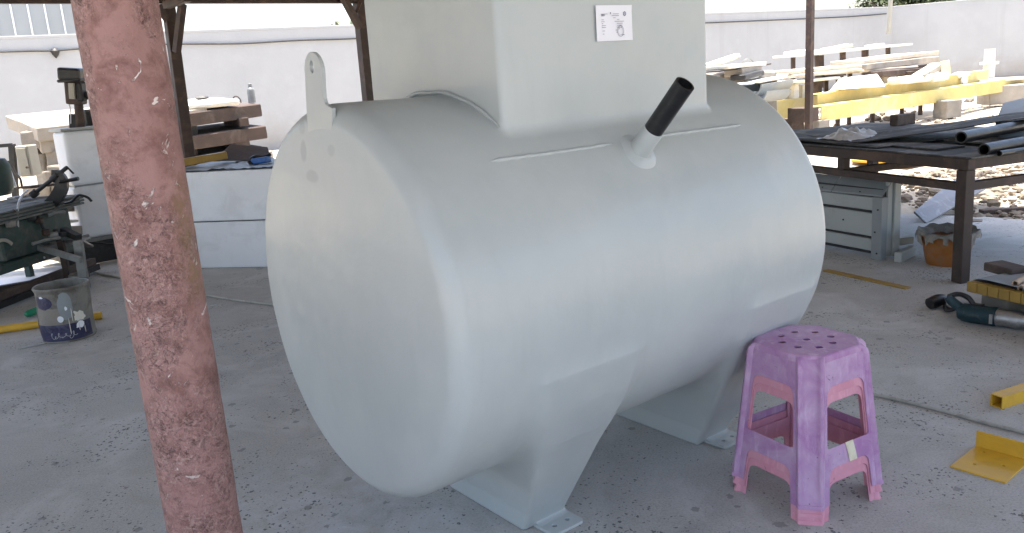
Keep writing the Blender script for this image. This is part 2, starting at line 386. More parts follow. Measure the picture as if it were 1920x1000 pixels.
M_grey = mat('grey_sheet', (.23, .25, .255), .5, 0, .08, 3, (.2, .2, .19), .4, 5, .1, 40)
M_greyl = mat('pale_grey_panel', (.36, .38, .365), .5, 0, .06, 3, (.3, .28, .25), .45, 5, .1, 40)
M_beige = mat('beige_enamel', (.34, .325, .27), .5, 0, .08, 4, (.25, .22, .17), .4, 5, .1, 40)
M_green = mat('green_machine_paint', (.030, .055, .047), .6, 0, .3, 7, (.115, .105, .085), .75, 6, .15, 50)
M_gal = mat('dull_galvanised', (.22, .225, .215), .5, .4, .2, 7, (.12, .09, .06), .5, 6, .15, 60)
M_teal = mat('teal_tool_shell', (.010, .034, .042), .5, 0, .2, 18, (.10, .10, .10), .6, 14, .1, 70)
M_alu = mat('scratched_aluminium', (.42, .42, .43), .35, .85, .2, 18, (.10, .10, .10), .5, 20, .2, 80)
M_tarp = mat('dark_rubber_sheet', (.045, .043, .041), .8, 0, .4, 4, (.24, .23, .21), .75, 3.5, .3, 30)
M_film = mat('dusty_plastic_film', (.46, .47, .48), .35, 0, .15, 10, None, .4, 4, .3, 40)
M_silver = mat('dusty_foil_board', (.22, .215, .22), .45, .15, .15, 6, (.60, .58, .56), .5, 5, .2, 30)
M_orange = mat('orange_plastic', (.30, .11, .022), .5, 0, .25, 5, (.22, .15, .10), .75, 5, .15, 40)
M_tin = mat('smeared_tin', (.20, .19, .165), .6, .1, .35, 8, (.085, .07, .055), .9, 7, .2, 60)
M_navy = mat('navy_print', (.022, .020, .060), .45, 0, .3, 10, (.14, .13, .19), .55, 14, .1, 60)
M_rope = mat('dirty_rope', (.40, .39, .35), .85, 0, .15, 20, (.2, .19, .16), .5, 15, .5, 160)
M_blue = mat('blue_plastic', (.02, .10, .34), .4, 0, .2, 12, (.01, .02, .05), .4, 20, .1, 50)
M_roof = mat('roof_sheet_underside', (.28, .245, .205), .6, 0, .15, 1.2, (.14, .11, .08), .5, 1, .1, 20)
M_clad = mat('grey_cladding', (.30, .315, .315), .5, 0, .05, .6, None, .3, 1, .05, 10)
M_paper = mat('white_paper', (.80, .80, .84), .7, 0, .02, 6, None, .3, 1, .05, 60)
M_ink = mat('faded_ink', (.16, .15, .22), .7, 0, .3, 60, None, .3, 1, .02, 60)
M_stone = mat('pale_rubble', (.22, .185, .145), .95, 0, .35, 5, (.18, .145, .11), .6, 6, .4, 40)
M_chip = mat('pale_chip', (.42, .43, .42), .8, 0, .2, 12, None, .3, 1, .2, 60)
M_bark = mat('grey_bark', (.12, .10, .08), .9, 0, .25, 9, None, .3, 1, .5, 40)
M_leaf = mat('dusty_leaves', (.075, .095, .045), .7, 0, .45, 1.4, None, .3, 1, .1, 20)
M_btop = mat('worn_bench_top', (.075, .083, .078), .7, 0, .3, 9, (.17, .165, .15), .55, 7, .2, 60)
M_rag = mat('dirty_film', (.22, .205, .18), .6, 0, .35, 14, (.10, .085, .065), .7, 12, .3, 40)
M_cardb = mat('cardboard_tube', (.40, .29, .20), .8, 0, .12, 9, None, .3, 1, .2, 50)
M_gglass = mat('green_bottle_plastic', (.01, .20, .10), .2, 0, .15, 20, None, .3, 1, .05, 40)
M_tape = mat('masking_tape', (.66, .60, .45), .7, 0, .1, 14, (.45, .33, .18), .5, 16, .1, 60)

# ================================================================== STRUCTURE
A_ = Vector((.793, .609, 0)); N_ = Vector((.609, -.793, 0))      # the workshop's two directions

def make_ground():
    c = [-420, -200, -110, -70, -45]; x = -32.0
    xs = c + [x + .8 * i for i in range(81)] + [45, 70, 110, 200, 420]
    ys = [-420, -200, -90, -45] + [-30 + .8 * i for i in range(95)] + [60, 90, 200, 420]
    vs = []; fs = []; nx = len(xs)
    for y in ys:
        for x in xs:
            k = 1.0 if (x > 5 or y > 13) and y < 60 and abs(x) < 45 else .25
            vs.append((x, y, -.05 + .045 * k * noise.noise(Vector((x * .5, y * .5, 0))) + .02 * k * noise.noise(Vector((x * 1.7, y * 1.7, 4)))))
    for j in range(len(ys) - 1):
        for i in range(nx - 1): fs.append((j * nx + i, j * nx + i + 1, (j + 1) * nx + i + 1, (j + 1) * nx + i))
    MB().add(vs, fs).build('ground', M_sand, None, smooth=True, angle=80, kind='structure', origin=(0, 0, 0), label='pale sandy yard ground')
make_ground()

def make_floor():
    poly = [(-9.5, -7), (5.8, -7), (4.75, 6.1), (4.0, 6.9), (3.2, 7.5), (2.5, 12.4), (-9.5, 3.5)]
    pts = []
    for i, p in enumerate(poly):
        q = poly[(i + 1) % len(poly)]; n = max(2, int((Vector(q) - Vector(p)).length / .22))
        for k in range(n):
            w = Vector(p).lerp(Vector(q), k / n); nn = noise.noise(Vector((w.x * 2, w.y * 2, 0))) * .07 + noise.noise(Vector((w.x * 7, w.y * 7, 3))) * .03
            pts.append((w.x + nn, w.y + nn, 0))
    MB().slab(pts, (0, 0, -.16)).build('concrete_floor', M_floor, None, kind='structure', origin=(0, 0, 0), label='worn grey concrete workshop floor')
make_floor()

# ------------------------------------------------------------------ perimeter walls
def wall_run(name, p0, p1, h, label):
    p0, p1 = Vector(p0), Vector(p1); r = thing(name, label, 'wall', (p0 + p1) / 2)
    MB().bar(p0 + Vector((0, 0, h / 2 - .1)), p1 + Vector((0, 0, h / 2 - .1)), .2, h + .2).build('wall_body', M_wall, r)
    MB().bar(p0 + Vector((0, 0, h + .035)), p1 + Vector((0, 0, h + .035)), .215, .07).build('coping', M_wall, r, bevel=.01)
    return r
B0 = Vector((-27.0, 10.3, 0)); B1 = Vector((17.2, 36.485, 0))
wall_run('boundary_wall', B0, B1, 3.03, 'long white plastered boundary wall behind the timber stacks')
wall_run('boundary_wall', (16.50, 36.17, 0), (46, 24.9, 0), 3.045, 'grey white boundary wall behind the flanged pillar at right')

def clad_building():
    p0, p1 = Vector((-17.046, 25.500, 3.906)), Vector((-11.983, 27.500, 3.652)); p0.z = p1.z = 0
    d = (p1 - p0).normalized(); nrm = Vector((d.y, -d.x, 0)); L = (p1 - p0).length
    r = thing('metal_clad_building', 'pale grey metal clad building rising behind the white wall at upper left', 'building', (p0 + p1) / 2)
    b = -nrm * 4.0
    MB().slab([p0, p1, p1 + b, p0 + b], (0, 0, 6.2)).build('building_shell', M_clad, r)
    n = int(L / .42)
    for i in range(n):
        a = p0 + d * (i * L / n + .012); c = p0 + d * ((i + 1) * L / n - .012); o = nrm * .03
        MB().slab([a + o, c + o, c + nrm * .005, a + nrm * .005], (0, 0, 6.0)).build('cladding_panel', M_clad, r)
        MB().bar(c + nrm * .05, c + nrm * .05 + Vector((0, 0, 6.05)), .03, .05, up=(0, 1, 0)).build('cladding_rib', M_white, r)
    MB().bar(p0 + nrm * .06 + Vector((0, 0, 2.9)), p1 + nrm * .06 + Vector((0, 0, 2.9)), .05, .12).build('base_flashing', M_white, r)
clad_building()

# ------------------------------------------------------------------ canopy: beam, roof, posts
ROW0 = Vector((-2.91, 7.8, 0))
def row(t, o=0.0, z=0.0): return ROW0 + A_ * t + N_ * o + Vector((0, 0, z))
def make_canopy():
    r = thing('canopy_roof', 'low corrugated canopy roof on brown steel beams above the work area', 'canopy', row(2, 5))
    MB().bar(row(-6, 0, 2.352), row(6.9, 0, 2.29), .07, .08).build('edge_beam', M_brown, r, bevel=.004)
    for o in (1.7, 3.6, 5.6, 7.6, 9.6, 11.6):
        MB().bar(row(-5.6 + o * .3, o, 2.345 + .08 * o), row(7.7, o, 2.345 + .08 * o), .06, .07).build('purlin', M_brown, r)
    mb = MB(); n = 560; vs = []; fs = []
    for i in range(n + 1):
        t = -6.5 + 18.5 * i / n; z = 2.425 + .018 * math.sin(t * 2 * PI / .16)
        vs += [row(t, -1.2 if t < 4.5 else -.22, z - .009 * max(t, 0) + (.17 if t < 4.5 else -.01)), row(t, 0, z - .009 * max(t, 0)), row(t, 13.5, z + 1.08 - .009 * max(t, 0))]  # unseen back overhang bent up to shade the left floor; front rise admits light
    for i in range(n): fs += [(3 * i + k, 3 * i + k + 1, 3 * i + k + 4, 3 * i + k + 3) for k in (0, 1)]
    bm = bmesh.new(); bv = [bm.verts.new(v) for v in vs]
    for f in fs: bm.faces.new([bv[i] for i in f])
    for p, nn in (((3.45, 13.1, 0), (18.2, 3.2, 0)), ((-7.6, 4.6, 0), (-7.6, -2.4, 0)), ((0, -1.5, 0), (0, -1, 0))):  # unseen roof edges cut to place the shade and let in fill light
        g = bm.verts[:] + bm.edges[:] + bm.faces[:]
        bmesh.ops.bisect_plane(bm, geom=g, plane_co=p, plane_no=nn, clear_outer=True)
    bm.verts.index_update(); mb.add([v.co.copy() for v in bm.verts], [tuple(v.index for v in f.verts) for f in bm.faces]); bm.free()
    o = mb.build('roof_sheet', M_roof, r, smooth=True, angle=60)
    md = o.modifiers.new('thickness', 'SOLIDIFY'); md.thickness = .004
    return r
make_canopy()
def steel_post(base, top, w, label, braces=(), lean=None):
    r = thing('steel_post', label, 'post', base, group='brown steel posts along the edge of the canopy')
    MB().bar(base, top, w, w, up=A_).build('shaft', M_brown, r, bevel=.004)
    MB().box(Vector(base) + Vector((0, 0, .006)), (w * 2.2, w * 2.2, .012), .65).build('base_plate', M_rust, r)
    for a, b, bw in braces: MB().bar(a, b, bw, bw).build('brace', M_brown, r)
    return r
pb = Vector((-2.935, 7.8, 0))
steel_post(pb, (-2.885, 7.8, 2.31), .095, 'brown steel post with diagonal braces behind the white box', [
    ((-2.848, 7.720, 1.857), (-2.696, 7.620, 2.250), .055), ((-2.890, 7.800, 2.108), (-2.926, 7.660, 2.251), .05), ((-2.791, 7.500, 2.238), (-2.461, 7.100, 2.241), .06)])
p2 = Vector((-1.387, 9.000, 1.285)); p2 = Vector((p2.x, 9.0, 0))
steel_post(p2, Vector((-1.370, 9.000, 2.300)), .112, 'brown steel post with a pale scuff just left of the grey tank turret', [
    ((-1.388, 8.930, 2.033), (-1.488, 8.750, 2.318), .06), ((-1.400, 8.900, 2.179), (-1.345, 8.900, 2.280), .03)])
p3 = Vector((4.961, 13.600, 0.428)); p3 = Vector((p3.x, 13.6, 0))
steel_post(p3, p3 + Vector((.02, 0, 3.2)), .098, 'slim brown steel post standing in front of the yellow beams')

# ================================================================== FOREGROUND COLUMN
def make_column():
    r = thing('pipe_column', 'round pipe column in flaking dull red primer in the left foreground', 'column', (-.772, 1.8, 0))
    n, m = 96, 320; vs = []; fs = []
    for j in range(m + 1):
        z = .012 + 3.2 * j / m
        for k in range(n):
            a = 2 * PI * k / n; x, y = math.cos(a), math.sin(a)
            d = .0011 * noise.noise(Vector((x * 2.2, y * 2.2, z * 9))) + .0009 * noise.noise(Vector((x * 6, y * 6, z * 34)))
            vs.append(((.0825 + d) * x, (.0825 + d) * y, z))
    for j in range(m):
        for k in range(n): fs.append((j * n + k, j * n + (k + 1) % n, (j + 1) * n + (k + 1) % n, (j + 1) * n + k))
    fs.append(tuple(range(m * n, m * n + n)))
    MB().add(vs, fs).build('shaft', M_col, r, smooth=True, angle=60, local=True)
    plate2d([(-.14, -.14), (.14, -.14), (.14, .14), (-.14, .14)], [circle(x, y, .011) for x in (-.11, .11) for y in (-.11, .11)], .012).build('base_plate', M_col, r, local=True)
make_column()

# ================================================================== THE TANK
TR, TL, TZ = .5724, 1.5712, .8339
def sdf_parts(P):
    s, y, z = P[:, 0], P[:, 1], P[:, 2]; rr = np.sqrt(y * y + (z - TZ) ** 2)
    e = .05; bul = .030 * np.clip(1 - (rr / TR) ** 2, 0, 1)
    q0 = rr - (TR - e); q1 = np.abs(s - TL / 2) - (TL / 2 + .004 + bul - e)
    cyl = np.minimum(np.maximum(q0, q1), 0) + np.sqrt(np.maximum(q0, 0) ** 2 + np.maximum(q1, 0) ** 2) - e
    e = .022; c = (.791, .0125, 1.45); h = (.431, .3525, .52)
    bx = [np.abs(v - cc) - (hh - e) for v, cc, hh in zip((s, y, z), c, h)]
    box = np.minimum(np.maximum(np.maximum(bx[0], bx[1]), bx[2]), 0) + np.sqrt(sum(np.maximum(b, 0) ** 2 for b in bx)) - e
    out = [cyl, box]
    zz = np.clip(z, 0, .8)
    oF = np.interp(zz, [0, .10, .28, .41, .55, .66, .8], [.168, .232, .345, .426, .498, .538, .46])
    oB = np.interp(zz, [0, .28, .41, .66, .8], [-.27, -.36, -.41, -.52, -.52])
    sL = np.interp(zz, [0, .08, .2, .37, .55, .8], [.455, .442, .405, .345, .29, .27])
    sR = np.interp(zz, [0, .2, .8], [.630, .628, .622])
    e = .018
    for ds in (0.0, .871):
        b0 = np.maximum(sL - (s - ds), (s - ds) - sR) + e; b1 = np.maximum(-oF - y, y + oB) + e
        b2 = np.maximum(-z, z - .74) + .004
        d2 = np.minimum(np.maximum(b0, b1), 0) + np.sqrt(np.maximum(b0, 0) ** 2 + np.maximum(b1, 0) ** 2) - e
        out.append(np.maximum(d2, b2 - .004))
    return out
def smin(a, b, k):
    h = np.maximum(k - np.abs(a - b), 0) / k; return np.minimum(a, b) - h * h * k * .25
def sdf(P):
    c, b, s1, s2 = sdf_parts(P); d = smin(c, b, .022); d = smin(d, s1, .065); d = smin(d, s2, .065)
    x, y, z = P[:, 0], P[:, 1], P[:, 2]
    w = .0016 * np.sin(4.1 * x + 2.0 * np.sin(3 * y + z)) * np.sin(3.7 * z + 1.5 * np.sin(5 * x)) + .0010 * np.sin(9 * x + 3 * np.sin(4 * z)) * np.sin(8 * y + 2) \
        + .0005 * np.sin(19 * x + 2 * np.sin(13 * z)) * np.sin(17 * z + 3 * y)
    return d + w
def grad(P):
    g = np.empty_like(P); e = 1.5e-3
    for i in range(3):
        d = np.zeros(3); d[i] = e; g[:, i] = (sdf(P + d) - sdf(P - d)) / (2 * e)
    return g
def make_tank():
    loc = (-.487, 2.3102, 0); rz = .65524
    r = thing('storage_tank', 'large grey fibreglass cylinder tank with square turret standing on saddle feet', 'tank', loc, rz)
    mb = MB()
    mb.tube([(-.02 + (TL + .04) * i / 12, 0, TZ) for i in range(13)], TR, 64)
    mb.box((.791, .0125, 1.45), (.862, .705, 1.04))
    for ds in (0, .871):
        vs = []; zs = [0, .1, .28, .41, .55, .66, .74]
        for z in zs:
            oF = np.interp(z, [0, .10, .28, .41, .55, .66, .8], [.168, .232, .345, .426, .498, .538, .46]); oB = np.interp(z, [0, .28, .41, .66, .8], [-.27, -.36, -.41, -.52, -.52])
            sL = np.interp(z, [0, .08, .2, .37, .55, .8], [.455, .442, .405, .345, .29, .27]) + ds; sR = np.interp(z, [0, .2, .8], [.630, .628, .622]) + ds
            vs += [(sL, -oF, z), (sR, -oF, z), (sR, -oB, z), (sL, -oB, z)]
        L = len(zs); fs = [(0, 3, 2, 1), tuple(range(4 * L - 4, 4 * L))]
        for i in range(L - 1):
            for k in range(4): fs.append((4 * i + k, 4 * i + (k + 1) % 4, 4 * i + 4 + (k + 1) % 4, 4 * i + 4 + k))
        mb.add(vs, fs)
    tmp = mb.build('tmp', None, r, local=True)
    tmp.parent = None
    md = tmp.modifiers.new('r', 'REMESH'); md.mode = 'VOXEL'; md.voxel_size = .0095; md.adaptivity = 0
    dg = bpy.context.evaluated_depsgraph_get(); dg.update()
    me = bpy.data.meshes.new_from_object(tmp.evaluated_get(dg)); bpy.data.objects.remove(tmp)
    nv = len(me.vertices); P = np.empty(nv * 3); me.vertices.foreach_get('co', P); P = P.reshape(-1, 3).astype('f8')
    for it in range(6):
        f = sdf(P); g = grad(P); P -= (np.clip(f, -.012, .012) / np.maximum((g ** 2).sum(1), .2))[:, None] * g
    P[:, 2] = np.maximum(P[:, 2], .0)
    N = grad(P); N /= np.linalg.norm(N, axis=1)[:, None]
    nf = len(me.polygons); loops = np.empty(len(me.loops), 'i'); me.loops.foreach_get('vertex_index', loops)
    ls = np.empty(nf, 'i'); lt = np.empty(nf, 'i'); me.polygons.foreach_get('loop_start', ls); me.polygons.foreach_get('loop_total', lt)
    faces = [loops[a:a + b] for a, b in zip(ls, lt)]
    Cn = np.array([P[f].mean(0) for f in faces]); pid = np.argmin(np.stack(sdf_parts(Cn)), 0)
    # the near end wall is a piece of its own
    pid = np.where((pid == 0) & (Cn[:, 0] < .006), 4, pid)
    for k, nm in ((0, 'tank_shell'), (4, 'end_cap'), (1, 'turret'), (2, 'saddle_foot'), (3, 'saddle_foot')):
        idx = np.where(pid == k)[0]; used = np.unique(np.concatenate([faces[i] for i in idx])); mp = -np.ones(nv, 'i'); mp[used] = np.arange(len(used))
        m2 = bpy.data.meshes.new(nm); m2.from_pydata(P[used].tolist(), [], [tuple(mp[faces[i]]) for i in idx]); m2.materials.append(M_tank)
        m2.polygons.foreach_set('use_smooth', [True] * len(m2.polygons)); m2.update()
        m2.normals_split_custom_set_from_vertices([tuple(n) for n in N[used]])
        o = bpy.data.objects.new(nm, m2); COL.objects.link(o); o.parent = r
    bpy.data.meshes.remove(me)
    # lifting lug on the near end: outline in (across, up)
    ol = [(-.083, 1.22), (.040, 1.22), (.092, 1.398), (.066, 1.404), (.052, 1.412), (.047, 1.424), (.0475, 1.44), (.056, 1.49)]
    ol += [(.004 + .053 * math.cos(a), 1.494 + .053 * math.sin(a)) for a in [PI * i / 16 for i in range(1, 16)]] + [(-.049, 1.49), (-.0585, 1.44), (-.066, 1.40), (-.0745, 1.32)]
    lug = plate2d(ol, [circle(-.001, 1.508, .0125, 18, .0165)], .011)
    lug.v = [(-.012 + v[2] + .03 * max(0, (1.42 - v[1])) * 0, -v[0], v[1]) for v in lug.v]
    lug.build('lifting_lug', M_tank, r, bevel=.002, local=True)
    # foot plates with two bolt holes
    for ds in (0, .871):
        fp = plate2d([(.492, -.13), (.632, -.13), (.632, -.262), (.620, -.272), (.508, -.272), (.497, -.262)], [circle(.537, -.228, .0085), circle(.592, -.228, .0085)], .011)
        fp.v = [(v[0] + ds, v[1], v[2] + .001) for v in fp.v]
        fp.build('foot_plate', M_tank, r, bevel=.0015, local=True)
        fl = MB(); n = 10
        prof = [(-.205, .0122), (-.190, .0135), (-.178, .019), (-.172, .030), (-.176, .048), (-.15, .04), (-.15, .0122)]
        vs = [(s + ds, y, z) for s in (.497, .628) for y, z in prof]; L = len(prof)
        fl.add(vs, [tuple(range(L)), tuple(range(L, 2 * L))[::-1]] + [(i, (i + 1) % L, L + (i + 1) % L, L + i) for i in range(L)])
        fl.build('foot_fillet', M_tank, r, smooth=True, angle=50, local=True)
    # inclined pipe stub: grey sleeve at the base, black pipe above
    b = Vector((.778, -.408, 1.180)); e = Vector((.790, -.602, 1.393)); d = (e - b).normalized()
    rot = d.to_track_quat('Z', 'Y').to_matrix(); Lp = (e - b).length
    sl = MB().lathe([(.036, .012), (.036, .026), (.035, .042), (.0335, .055), (.0315, .075), (.0312, .118), (.0295, .121), (.028, .121)], b, 36, rot, .03)
    sl.build('pipe_sleeve', M_tank, r, smooth=True, angle=60, local=True)
    MB().pipe(b + d * .05, e, .0285, .0235, 36).build('black_pipe', M_hdpe, r, smooth=True, angle=50, local=True, label='black plastic inlet pipe angled out of the tank')
    MB().lathe([(.068, -.008), (.056, .0005), (.046, .004), (.040, .008), (.03, .009)], Vector((.779, -.436, 1.206)), 36, Vector((0, -.436, .372)).to_track_quat('Z', 'Y').to_matrix(), .12).build('pipe_collar', M_tank, r, smooth=True, angle=70, local=True)
    # glassed-over seam ridges along the shell
    for s0, s1 in ((.259, .70), (.855, 1.296)):
        pts = []; n = 46
        for i in range(n + 1):
            s = s0 + (s1 - s0) * i / n; ph = math.atan2(.403, .407) + .004 * math.sin(s * 9) + .003 * noise.noise(Vector((s * 30, 0, 0)))
            pts.append((s, -TR * math.sin(PI / 2 - ph) * 1.0015, TZ + TR * math.cos(PI / 2 - ph) * 1.0015))
        rad = [(.0055 + .002 * noise.noise(Vector((i * .5, 1, 2)))) * min(1, i / 3 + .15, (n - i) / 3 + .15) for i in range(n + 1)]
        MB().tube(pts, rad, 8).build('seam_ridge', M_tank, r, smooth=True, angle=80, local=True)
    # laminated bead where the turret meets the shell
    for side in (0,):
        pts = []; n = 60
        for i in range(n + 1):
            k = i / n
            if side == 0: s, o = .353, -.33 + .66 * k
            else: s, o = .372 + .84 * k, .3445
            rz_ = TR + .004; z = TZ + math.sqrt(rz_ * rz_ - o * o) + .007 + .006 * noise.noise(Vector((k * 9, side, 0)))
            pts.append((s + (.002 * noise.noise(Vector((k * 14, 3, 0))) if side == 0 else 0), -o, z))
        rad = [min(1, i / 5 + .1, (n - i) / 5 + .1) * (.0056 + .0025 * noise.noise(Vector((i * .35, side, 5)))) for i in range(n + 1)]
        MB().tube(pts, rad, 8).build('joint_bead', M_tank, r, smooth=True, angle=80, local=True)
    # paper certificate stuck on the turret face
    q = MB(); n = 6; vs = []; fs = []
    for j in range(n + 1):
        for i in range(n + 1):
            u, v = i / n, j / n; s = .7155 + (.8625 - .7155) * u; z = 1.5255 + .1 * v + .004 * (u - .3) * 0
            vs.append((s, -.3445 - .0012 * abs(math.sin(u * 5 + v)) - .002 * (v > .95) * u, z))
    for j in range(n):
        for i in range(n): fs.append((j * (n + 1) + i, j * (n + 1) + i + 1, (j + 1) * (n + 1) + i + 1, (j + 1) * (n + 1) + i))
    pa = q.add(vs, fs).build('certificate_sheet', M_paper, r, smooth=True, local=True, label='white printed certificate sheet with a round stamp')
    ink = MB()
    def ln(u, v, w, h=.0011): ink.box((.7155 + .147 * (u + w / 2), -.3478, 1.5255 + .1 * v), (.147 * w, .0004, h))
    for u, v, w in ((.13, .755, .17), (.13, .735, .09), (.13, .72, .1), (.13, .70, .08), (.13, .595, .06), (.12, .54, .09), (.13, .49, .04), (.13, .435, .11), (.13, .385, .11), (.14, .285, .07), (.15, .2, .04),
                    (.45, .755, .16), (.41, .705, .2), (.45, .645, .07), (.56, .6, .06), (.49, .545, .26), (.55, .49, .16), (.56, .435, .14)): ln(u, v, w)
    ink.box((.7155 + .147 * .385, -.3478, 1.5255 + .0775), (.0026, .0004, .006))
    def ring(u, v, rx, ry, w):
        c = (.7155 + .147 * u, 1.5255 + .1 * v); n = 24
        vs = [(c[0] + (rx + dw) * math.cos(2 * PI * k / n), -.3479, c[1] + (ry + dw) * math.sin(2 * PI * k / n)) for dw in (0, w) for k in range(n)]
        ink.add(vs, [(k, (k + 1) % n, n + (k + 1) % n, n + k) for k in range(n)])
    ring(.775, .755, .0038, .0042, .0022); ring(.775, .755, .0008, .001, .001)
    ring(.645, .27, .0125, .0145, .0012); ring(.645, .27, .0092, .011, .0007)
    for k, (u, v, w) in enumerate(((.56, .38, .13), (.59, .33, .03), (.68, .16, .07), (.51, .3, .03), (.53, .24, .02))): ln(u, v, w, .0016)
    ink.build('printed_marks', M_ink, pa, local=True)
    return r
make_tank()

# ================================================================== PLASTIC STOOLS (a stack of three)
ST_H, ST_LW = .484, .086
def st_a(z): return .147 + (.186 - .147) * (1 - z / ST_H) ** 1.05          # centre to side plane
def st_hw(z): return st_a(z) - ST_LW / math.sqrt(2)                           # half width of a side panel
def round_poly(pts, r, n=5):
    out = []; L = len(pts)
    for i in range(L):
        p0, p1, p2 = (Vector((*pts[(i + k) % L], 0)) for k in (-1, 0, 1)); rr = r[i] if isinstance(r, (list, tuple)) else r
        if rr <= 0: out.append((p1.x, p1.y)); continue
        d0 = (p0 - p1).normalized(); d2 = (p2 - p1).normalized(); a = p1 + d0 * rr; b = p1 + d2 * rr
        for k in range(n + 1):
            t = k / n; q = a * (1 - t) ** 2 + p1 * 2 * t * (1 - t) + b * t * t; out.append((q.x, q.y))
    return out
def make_stool_meshes():
    out = []
    H = ST_H
    # side panel outline in (across, height)
    zt, edge = H - .022, .010
    hw = st_hw
    outer = [(-hw(zt), zt), (-hw(0), .0), (-hw(0) + edge, 0.0)]
    arch = [(-hw(.135) + edge, .138), (hw(.135) - edge, .138)]
    outer = [(-hw(zt) - .002, zt), (-hw(0) - .002, 0), (-hw(0) + edge + .012, 0), (-hw(.13) + edge + .012, .118), (hw(.13) - edge - .012, .118), (hw(0) - edge - .012, 0), (hw(0) + .002, 0), (hw(zt) + .002, zt)]
    outer = round_poly(outer, [0, 0, 0, .034, .034, 0, 0, 0])
    win = [(-hw(.19) + edge, .182), (hw(.19) - edge, .182), (hw(.37) - edge, .382), (-hw(.37) + edge, .382)]
    win = round_poly(win, [.012, .012, .036, .036], 6)
    panel = plate2d(outer, [win], .0018)
    def lift(v):                                                             # panel leans: x across, y height, z outward
        return (v[0], -(st_a(v[1]) - .0018 + v[2]), v[1])
    panel.v = [lift(v) for v in panel.v]
    # rolled lip round the window
    lip = MB(); lip.tube([lift((x, z, .0006)) for x, z in win + win[:1]], .0013, 6, cap=False)
    lip2 = MB(); lip2.tube([lift((x, z, .0006)) for x, z in round_poly([(-hw(0) + edge + .012, 0), (-hw(.13) + edge + .012, .118), (hw(.13) - edge - .012, .118), (hw(0) - edge - .012, 0)], [0, .034, .034, 0])], .0013, 6)
    for k in range(4):
        R3 = Matrix.Rotation(k * PI / 2, 3, 'Z')
        q = MB(); q.add([R3 @ Vector(v) for v in panel.v], panel.f); q.add([R3 @ Vector(v) for v in lip.v], lip.f); q.add([R3 @ Vector(v) for v in lip2.v], lip2.f); out.append(('side_panel', q))
    # legs: channel section over the chamfered corner
    sec = [(-.5, 0), (-.485, .55), (-.44, .92), (-.37, 1.0), (-.31, .9), (-.25, .55), (-.14, .42), (0, .40), (.14, .42), (.25, .55), (.31, .9), (.37, 1.0), (.44, .92), (.485, .55), (.5, 0)]
    zs = [0, .012, .014, .06, .12, .18, .24, .3, .36, .42, .452, .466, .475, .480]
    for k in range(4):
        ang = PI / 4 + k * PI / 2; tx = Vector((-math.sin(ang), math.cos(ang), 0)); nx = Vector((math.cos(ang), math.sin(ang), 0)); vs = []; fs = []
        for z in zs:
            D = st_a(z) * math.sqrt(2) - ST_LW / 2; bul = .019; fl = .0035 if z <= .012 else 0
            tuck = max(0, (z - .458) / .020) ** 2 * .014
            for u, v in sec:
                if z <= .014: v = max(v, .95 * (1 - abs(2 * u) ** 6))
                vs.append(tx * u * ST_LW * (1 + fl) + nx * (D + (bul + fl) * v - tuck) + Vector((0, 0, z)))
        S = len(sec)
        for z in zs[::-1]:
            D = st_a(z) * math.sqrt(2) - ST_LW / 2; tuck = max(0, (z - .458) / .020) ** 2 * .014
            for u, v in sec: vs.append(tx * u * (ST_LW - .006) + nx * (D + .0185 * v - tuck - .0018) + Vector((0, 0, z)))
        for j in range(2 * len(zs) - 1):
            for i in range(S - 1): fs.append((j * S + i, j * S + i + 1, (j + 1) * S + i + 1, (j + 1) * S + i))
        last = (2 * len(zs) - 1) * S
        fs += [(last + i, last + i + 1, i + 1, i) for i in range(S - 1)]
        out.append(('leg', MB().add(vs, fs)))
    # seat: rounded shoulder rings then a top plate with nine holes
    def ring(inset, z, drop=0):
        a = st_a(H) - inset; c = (ST_LW) / math.sqrt(2) - inset * .35
        pts = []
        base = [(a, -a + c), (a, a - c), (a - c, a), (-a + c, a), (-a, a - c), (-a, -a + c), (-a + c, -a), (a - c, -a)]
        return [(x, y) for x, y in round_poly(base, .014, 4)]
    seat = MB(); rings = [(-.001, H - .024), (-.0005, H - .010), (.0018, H - .004), (.0055, H - .001), (.010, H - .0003)]; vs = []
    for ins, z in rings: vs += [(x, y, z) for x, y in ring(ins, z)]
    n = len(ring(0, 0)); seat.add(vs, [(j * n + i, j * n + (i + 1) % n, (j + 1) * n + (i + 1) % n, (j + 1) * n + i) for j in range(len(rings) - 1) for i in range(n)])
    hl = [circle(0, 0, .0122, 16)] + [circle(.084 * math.cos(PI / 8 + k * PI / 4), .084 * math.sin(PI / 8 + k * PI / 4), .0122, 16) for k in range(8)]
    tp = plate2d(ring(.0102, 0), hl, .004, H - .0045); seat.add(tp.v, tp.f)
    out.append(('seat', seat))
    return out
ST = make_stool_meshes()
def make_stool(z, m, label, rz, shared):
    r = thing('plastic_stool', label, 'stool', (.9455, 2.592, z), rz, 'stacked plastic stools')
    k = 1 - (.056 - z) * .55; r.scale = (k, k, 1)
    for i, (nm, q) in enumerate(ST):
        if len(shared) <= i:
            o = q.build(nm, m, r, smooth=True, angle=40, local=True); shared.append(o.data)
        else:
            me = shared[i]
            if me.materials[0] is not m: me = me.copy(); me.materials[0] = m; shared[i] = me
            o = bpy.data.objects.new(nm, me); COL.objects.link(o); o.parent = r
    return r
srz = math.atan2(2.368 - 2.592, .882 - .9455) + PI * .75 + PI / 2
sh = []
make_stool(0.0, M_pink, 'pink plastic stool at the bottom of the stack, its feet on the floor', srz, sh)
make_stool(.028, M_pink, 'pink plastic stool nested in the middle of the stack', srz, sh)
stp = make_stool(.056, M_purple, 'faded purple plastic stool with nine seat holes on top of the stack', srz, sh)
